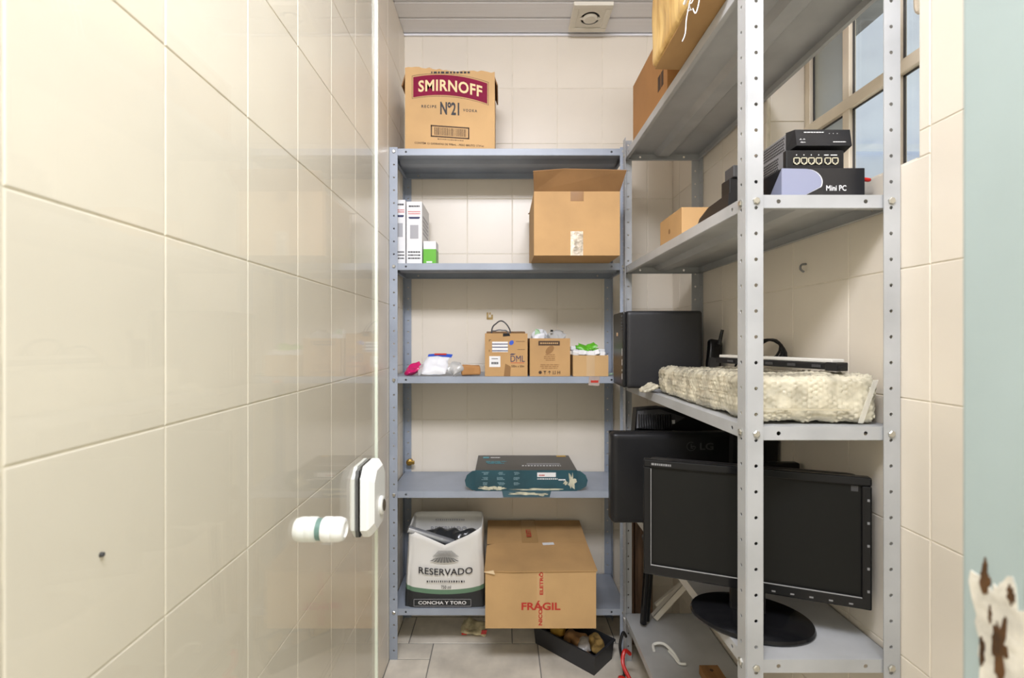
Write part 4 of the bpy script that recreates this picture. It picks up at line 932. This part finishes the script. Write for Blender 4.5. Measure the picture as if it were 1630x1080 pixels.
# white and black drum cartridge on top
zt = z0 + .101
t = thing('toner_cartridge', 'long white and black toner cartridge lying on the bubble-wrapped package', 'cartridge', (0.648, 1.150, zt), R(-72))
MB().box(-.165, .165, -.018, .018, .002, .016, .002).build('body', M_BLACK, t, world=False)
MB().box(-.16, .158, -.010, .026, .0162, .024, .002).build('cover', mat('off_white_plastic', (.72, .70, .64), .35), t, world=False)
MB().box(.150, .176, -.021, .012, .0, .018, .002).build('end_cap', M_BLACK, t, world=False)
for k in range(5): MB().box(-.12 + k * .06, -.10 + k * .06, -.0205, -.0182, .006, .012, .0005).build('rib', M_DGREY, t, world=False)
MB().box(.166, .182, -.019, -.004, .004, .010, .001).build('peg', M_BLACK, t, world=False)
# phone handset leaning at the wall
t = thing('phone_handset', 'black cordless phone handset leaning upright beside the computer tower', 'phone', (0.715, 1.615, z0))
q = ry_(.16) @ rx(-.10)
soft('body', M_BLACKG, (.046, .030, .165), (0.712, 1.612, z0 + .086), .013, .006, None, t, rot=q, warp=lambda v: (v.x * (1.06 - .9 * abs(v.z) ** 1.2), v.y + .25 * v.z * v.z * 6, v.z))
MB().tube([Vector((.726, 1.60, z0 + .15)), Vector((.736, 1.598, z0 + .198))], .0065, 10, r_end=.005).build('antenna', M_BLACK, t)
soft('keypad', M_DGREY, (.03, .004, .06), (0.707, 1.594, z0 + .075), .0015, .006, None, t, rot=q)
mb = MB()
mb.tube([(0.735, 1.55, z0 + .02), (0.738, 1.51, z0 + .085), (0.735, 1.45, z0 + .135), (0.735, 1.40, z0 + .145), (0.738, 1.36, z0 + .125)], .0032, 7, smooth_path=8)
o = mb.build('cable', M_BLACK); tag(o, 'thin black cable arching from the handset behind the package', 'cable')
mb = MB()
for k in range(4):
    c = Vector((.722 - .003 * k, 1.30 - .012 * k, z0 + .136)); pts = [c + Vector((.012 * math.sin(a) * (1 + .2 * k), .055 * math.cos(a), .030 * math.sin(a + .3 * k))) for a in [2 * math.pi * j / 16 for j in range(17)]]
    mb.tube(pts, .0034, 7)
o = mb.build('cable_coil', M_BLACK); tag(o, 'coiled black cable against the right wall behind the package', 'cable')
# ---------------------------------------------------------------- right unit: fourth shelf, monitors
z0 = RS[3] + E
def monitor(label, loc, rotz, W, H, zb, tilt, front):
    t = thing('monitor', label, 'monitor', loc, rotz)
    b = .017; T = .03; M4 = rx(tilt)
    def tr_(mb, pivot=(0, 0, zb)):
        p = Vector(pivot)
        for v in mb.bm.verts: v.co = p + M4 @ (v.co - p)
        return mb
    x0, x1, z0_, z1_ = -W / 2, W / 2, zb, zb + H
    mb = MB().box(x0, x1, -.012, .008, z1_ - b, z1_, .003).box(x0, x1, -.012, .008, z0_, z0_ + b * 1.35, .003).box(x0, x0 + b, -.012, .008, z0_ + b, z1_ - b, .003).box(x1 - b, x1, -.012, .008, z0_ + b, z1_ - b, .003)
    fr = tr_(mb).build('bezel', M_BLACKG, t, world=False)
    tr_(MB().box(x0 + b - .001, x1 - b + .001, -.006, .004, z0_ + b, z1_ - b + .001)).build('screen', M_SCREEN, t, world=False)
    o = soft('back_cover', M_BLACK, (W - .008, .050, H - .008), (0, .030, zb + H / 2), .020, .012, None, t, world=False)
    for v in o.data.vertices: v.co = Vector((0, 0, zb)) + M4 @ (v.co - Vector((0, 0, zb)))
    MB().box(-.035, .035, .014, .032, .012, zb + .07, .004).build('neck', M_BLACK, t, world=False)
    return t, tr_, x0, x1, z0_, z1_
zb = -0.5365 - z0
t, tr_, x0, x1, za, zb_ = monitor('black widescreen monitor on an oval base behind the near post', (0.530, 1.029, z0), R(-20.5), .434, .262, zb, 0.0, True)
MB().lathe([(.120, 0), (.1225, .004), (.120, .010), (.10, .014), (.05, .020)], (.006, .020, 0), (0, 0, 1), 48, sx=1, sy=.76).build('base', M_BLACKG, t, smooth=True, world=False)
bars(t, 'button_icons', M_MGREY, [(x1 - .175 + k * .034, x1 - .168 + k * .034, za + .007, za + .010) for k in range(5)], -.0121, world=False)
bars(t, 'bezel_icons', M_MGREY, [(x1 - .0085, x1 - .0045, za + .035 + k * .045, za + .040 + k * .045) for k in range(5)], -.0121, world=False)
bars(t, 'maker_plate', M_MGREY, scribble(x0 + .018, x0 + .060, zb_ - .012, zb_ - .007, 1, .1, .05, .15), -.0121, world=False)
bars(t, 'sticker', M_DGREY, [(x1 - .034, x1 - .022, zb_ - .030, zb_ - .019)], -.0064, world=False)
mb = MB().box(x0 + .0165, x0 + .0178, -.0128, -.010, za + .022, zb_ - .02).box(x0 + .017, x1 - .017, -.0128, -.010, za + .0225, za + .0238)
mb.build('inner_edge_highlight', mat('painted_bezel_highlight', (.3, .3, .3), .25), t, world=False)  # reflected highlight along the inner bezel, painted in as a pale strip
# monitor seen from the back with logo
t = thing('monitor', 'black monitor turned back-side out behind the oval-base monitor', 'monitor', (0.533, 1.452, z0), 0)
zb = -.553 - z0
soft('back_cover', M_BLACK, (.410, .045, .272), (0, 0, zb + .136), .012, .010, None, t, world=False, warp=lambda v: (v.x, v.y - .014 * max(0, 1 - (v.x / .19) ** 2) * max(0, 1 - (v.z / .13) ** 2), v.z))
MB().box(-.203, .203, .020, .034, zb + .002, zb + .270, .003).build('bezel', M_BLACKG, t, world=False)
MB().box(-.19, .19, .033, .036, zb + .017, zb + .255).build('screen', M_SCREEN, t, world=False)
MB().box(-.03, .03, -.012, .012, .01, zb + .06, .004).build('neck', M_BLACK, t, world=False)
MB().lathe([(.105, 0), (.107, .005), (.09, .012), (.04, .016)], (0, .0, 0), (0, 0, 1), 36, sx=1, sy=.75).build('base', M_BLACK, t, world=False)
LX, LZ = .025, zb + .236
mb = MB(); n = 24
V = []
for k in range(n + 1):
    a = R(60) + R(300) * k / n; V += [(LX + .0135 * math.cos(a), -.0405, LZ + .0135 * math.sin(a)), (LX + .0115 * math.cos(a), -.0405, LZ + .0115 * math.sin(a))]
mb.quads(V, [(2 * k, 2 * k + 1, 2 * k + 3, 2 * k + 2) for k in range(n)])
mb.box(LX - .001, LX + .001, -.0408, -.0402, LZ - .006, LZ + .007).box(LX, LX + .006, -.0408, -.0402, LZ - .006, LZ - .004).box(LX + .001, LX + .011, -.0408, -.0402, LZ - .001, LZ + .001)
mb.build('logo_emblem', M_DGREY, t, world=False)
text(t, 'LG', LX + .046, -.0400, LZ, .040, .021, M_DGREY, bold=.02, world=False)
# vented black device standing behind it
t = thing('monitor', 'black monitor back with vent ribs rising behind the back-turned monitor', 'monitor', (0.60, 1.63, z0))
MB().prism([(0.432, 1.56, z0 + .03), (0.432, 1.56, z0 + .30), (0.450, 1.60, z0 + .378), (0.530, 1.60, z0 + .384), (0.735, 1.60, z0 + .352), (0.735, 1.56, z0 + .03)], (0, .045, 0)).build('back_cover', M_BLACK, t)
MB().prism([(0.452, 1.598, z0 + .372), (0.441, 1.572, z0 + .320), (0.53, 1.572, z0 + .315), (.60, 1.57, z0 + .355), (0.525, 1.598, z0 + .378)], (0, -.003, 0)).build('vent_panel', M_DGREY, t)
for k in range(14):
    xx = .447 + k * .008; MB().box(xx, xx + .003, 1.560, 1.569, z0 + .32, z0 + .366, rot=rx(-.15)).build('vent_rib', M_BLACK, t)
MB().box(.49, .71, 1.56, 1.66, z0, z0 + .03, .006).build('base', M_BLACK, t)
bars(t, 'label_patch', M_WPAPER, [(.556, .566, z0 + .335, z0 + .347)], 1.5665)
o = MB().box(.62, .748, 1.20, 1.222, z0, z0 + .301, .004).build('panel_display', M_BLACK); tag(o, 'black flat panel edge between the oval-base monitor and the right wall', 'panel')
o = MB().prism([(.62, 1.30, z0), (.742, 1.30, z0), (.752, 1.30, z0 + .40), (.63, 1.30, z0 + .40)], (0, .022, 0)).build('keyboard', M_BLACK); tag(o, 'black keyboard standing on end against the right wall behind the monitors', 'keyboard')
# ---------------------------------------------------------------- right unit: bottom shelf
z0 = RS[4] + E
o = MB().box(.617, .676, 1.20, 1.50, z0, z0 + .028, .002).build('wood_block', M_WOODB); tag(o, 'brown wooden board lying on the right bottom shelf', 'wood')
MB().lathe([(.0055, 0), (.0055, .0006)], (.646, 1.475, z0 + .028), (0, 0, 1), 12).build('nail_hole', M_BROWNINK, o)
mb = MB().tube([(.508, 1.60, z0 + .006), (.515, 1.625, z0 + .012), (.545, 1.62, z0 + .018), (.565, 1.585, z0 + .014), (.572, 1.545, z0 + .007)], .0045, 8, smooth_path=6).tube([(.558, 1.60, z0 + .006), (.565, 1.565, z0 + .007), (.57, 1.54, z0 + .006), (.59, 1.535, z0 + .006)], .004, 8, smooth_path=6)
o = mb.build('plastic_strap', M_WHITE); tag(o, 'bent white plastic strap lying on the right bottom shelf', 'strap')
def lbar(p, q, wd, name, m, label, cat):
    p, q = Vector(p), Vector(q); d = (q - p); n1 = Vector((d.z, 0, -d.x)).normalized() * wd; n2 = Vector((0, wd, 0))
    mb = MB(); mb.prism([p, p + n1, p + n1 * 1 + Vector((0, .002, 0)), p + Vector((0, .002, 0))], d); mb.prism([p, p + n1 * .07, p + n1 * .07 + n2, p + n2], d)
    o = mb.build(name, m); tag(o, label, cat); return o
lbar((.560, 1.775, z0 + .018), (.742, 1.775, z0 + .215), .022, 'angle_bar', mat('cream_painted_bar', (.66, .62, .54), .4), 'cream steel angle bar leaning diagonally under the right fourth shelf', 'metal bar')
lbar((.575, 1.800, z0 + .05), (.70, 1.800, z0 + .155), .010, 'thin_bar', MATS['cream_painted_bar'], 'thin cream bar leaning behind the cream angle bar', 'metal bar')
for k, (xa, xb, lb) in enumerate(((.515, .545, 'left black tube leaning on the right bottom shelf'), (.532, .566, 'right black tube leaning on the right bottom shelf'))):
    o = MB().tube([(xa, 1.745 + .02 * k, z0 + .012), (xb, 1.755 + .02 * k, z0 + .40)], .012, 14).build('black_tube', M_BLACKG); tag(o, lb, 'tube', 'leaning black tubes')
for k, (xa, wd, hh) in enumerate(((.505, .028, .62), (.537, .032, .60), (.573, .035, .63))):
    o = MB().box(xa, xa + wd, 1.93, 1.99, ZF + .0005, ZF + hh, .002).build('wooden_board', M_WOODD)
    tag(o, ('leftmost', 'middle', 'rightmost')[k] + ' dark wooden board standing in the corner behind the monitors', 'board', 'boards standing in the corner')
mb = MB().tube([(.455, 1.70, ZF + .115), (.432, 1.685, ZF + .135), (.420, 1.66, ZF + .105), (.438, 1.61, ZF + .075), (.450, 1.575, ZF + .06), (.440, 1.60, ZF + .045), (.415, 1.63, ZF + .052), (.402, 1.635, ZF + .075), (.412, 1.60, ZF + .093), (.440, 1.55, ZF + .080), (.450, 1.50, ZF + .05), (.42, 1.48, ZF + .0075)], .0068, 8, smooth_path=8)
o = mb.build('red_cable', M_REDPL); tag(o, 'red cable looped on the floor beside the right bottom shelf', 'cable')
o = MB().tube([(.456, 1.76, ZF + .14), (.440, 1.74, ZF + .165), (.424, 1.72, ZF + .13), (.432, 1.715, ZF + .08), (.44, 1.72, ZF + .03), (.44, 1.74, ZF + .007)], .0055, 8, smooth_path=8).build('black_cable', M_BLACK); tag(o, 'black cable hanging beside the red cable at the right bottom shelf', 'cable')

# ---------------------------------------------------------------- raise everything from eye-level heights to floor-level heights
for o in COL.objects:
    if o.parent is None and o.type in ('MESH', 'EMPTY'): o.location.z += CZ
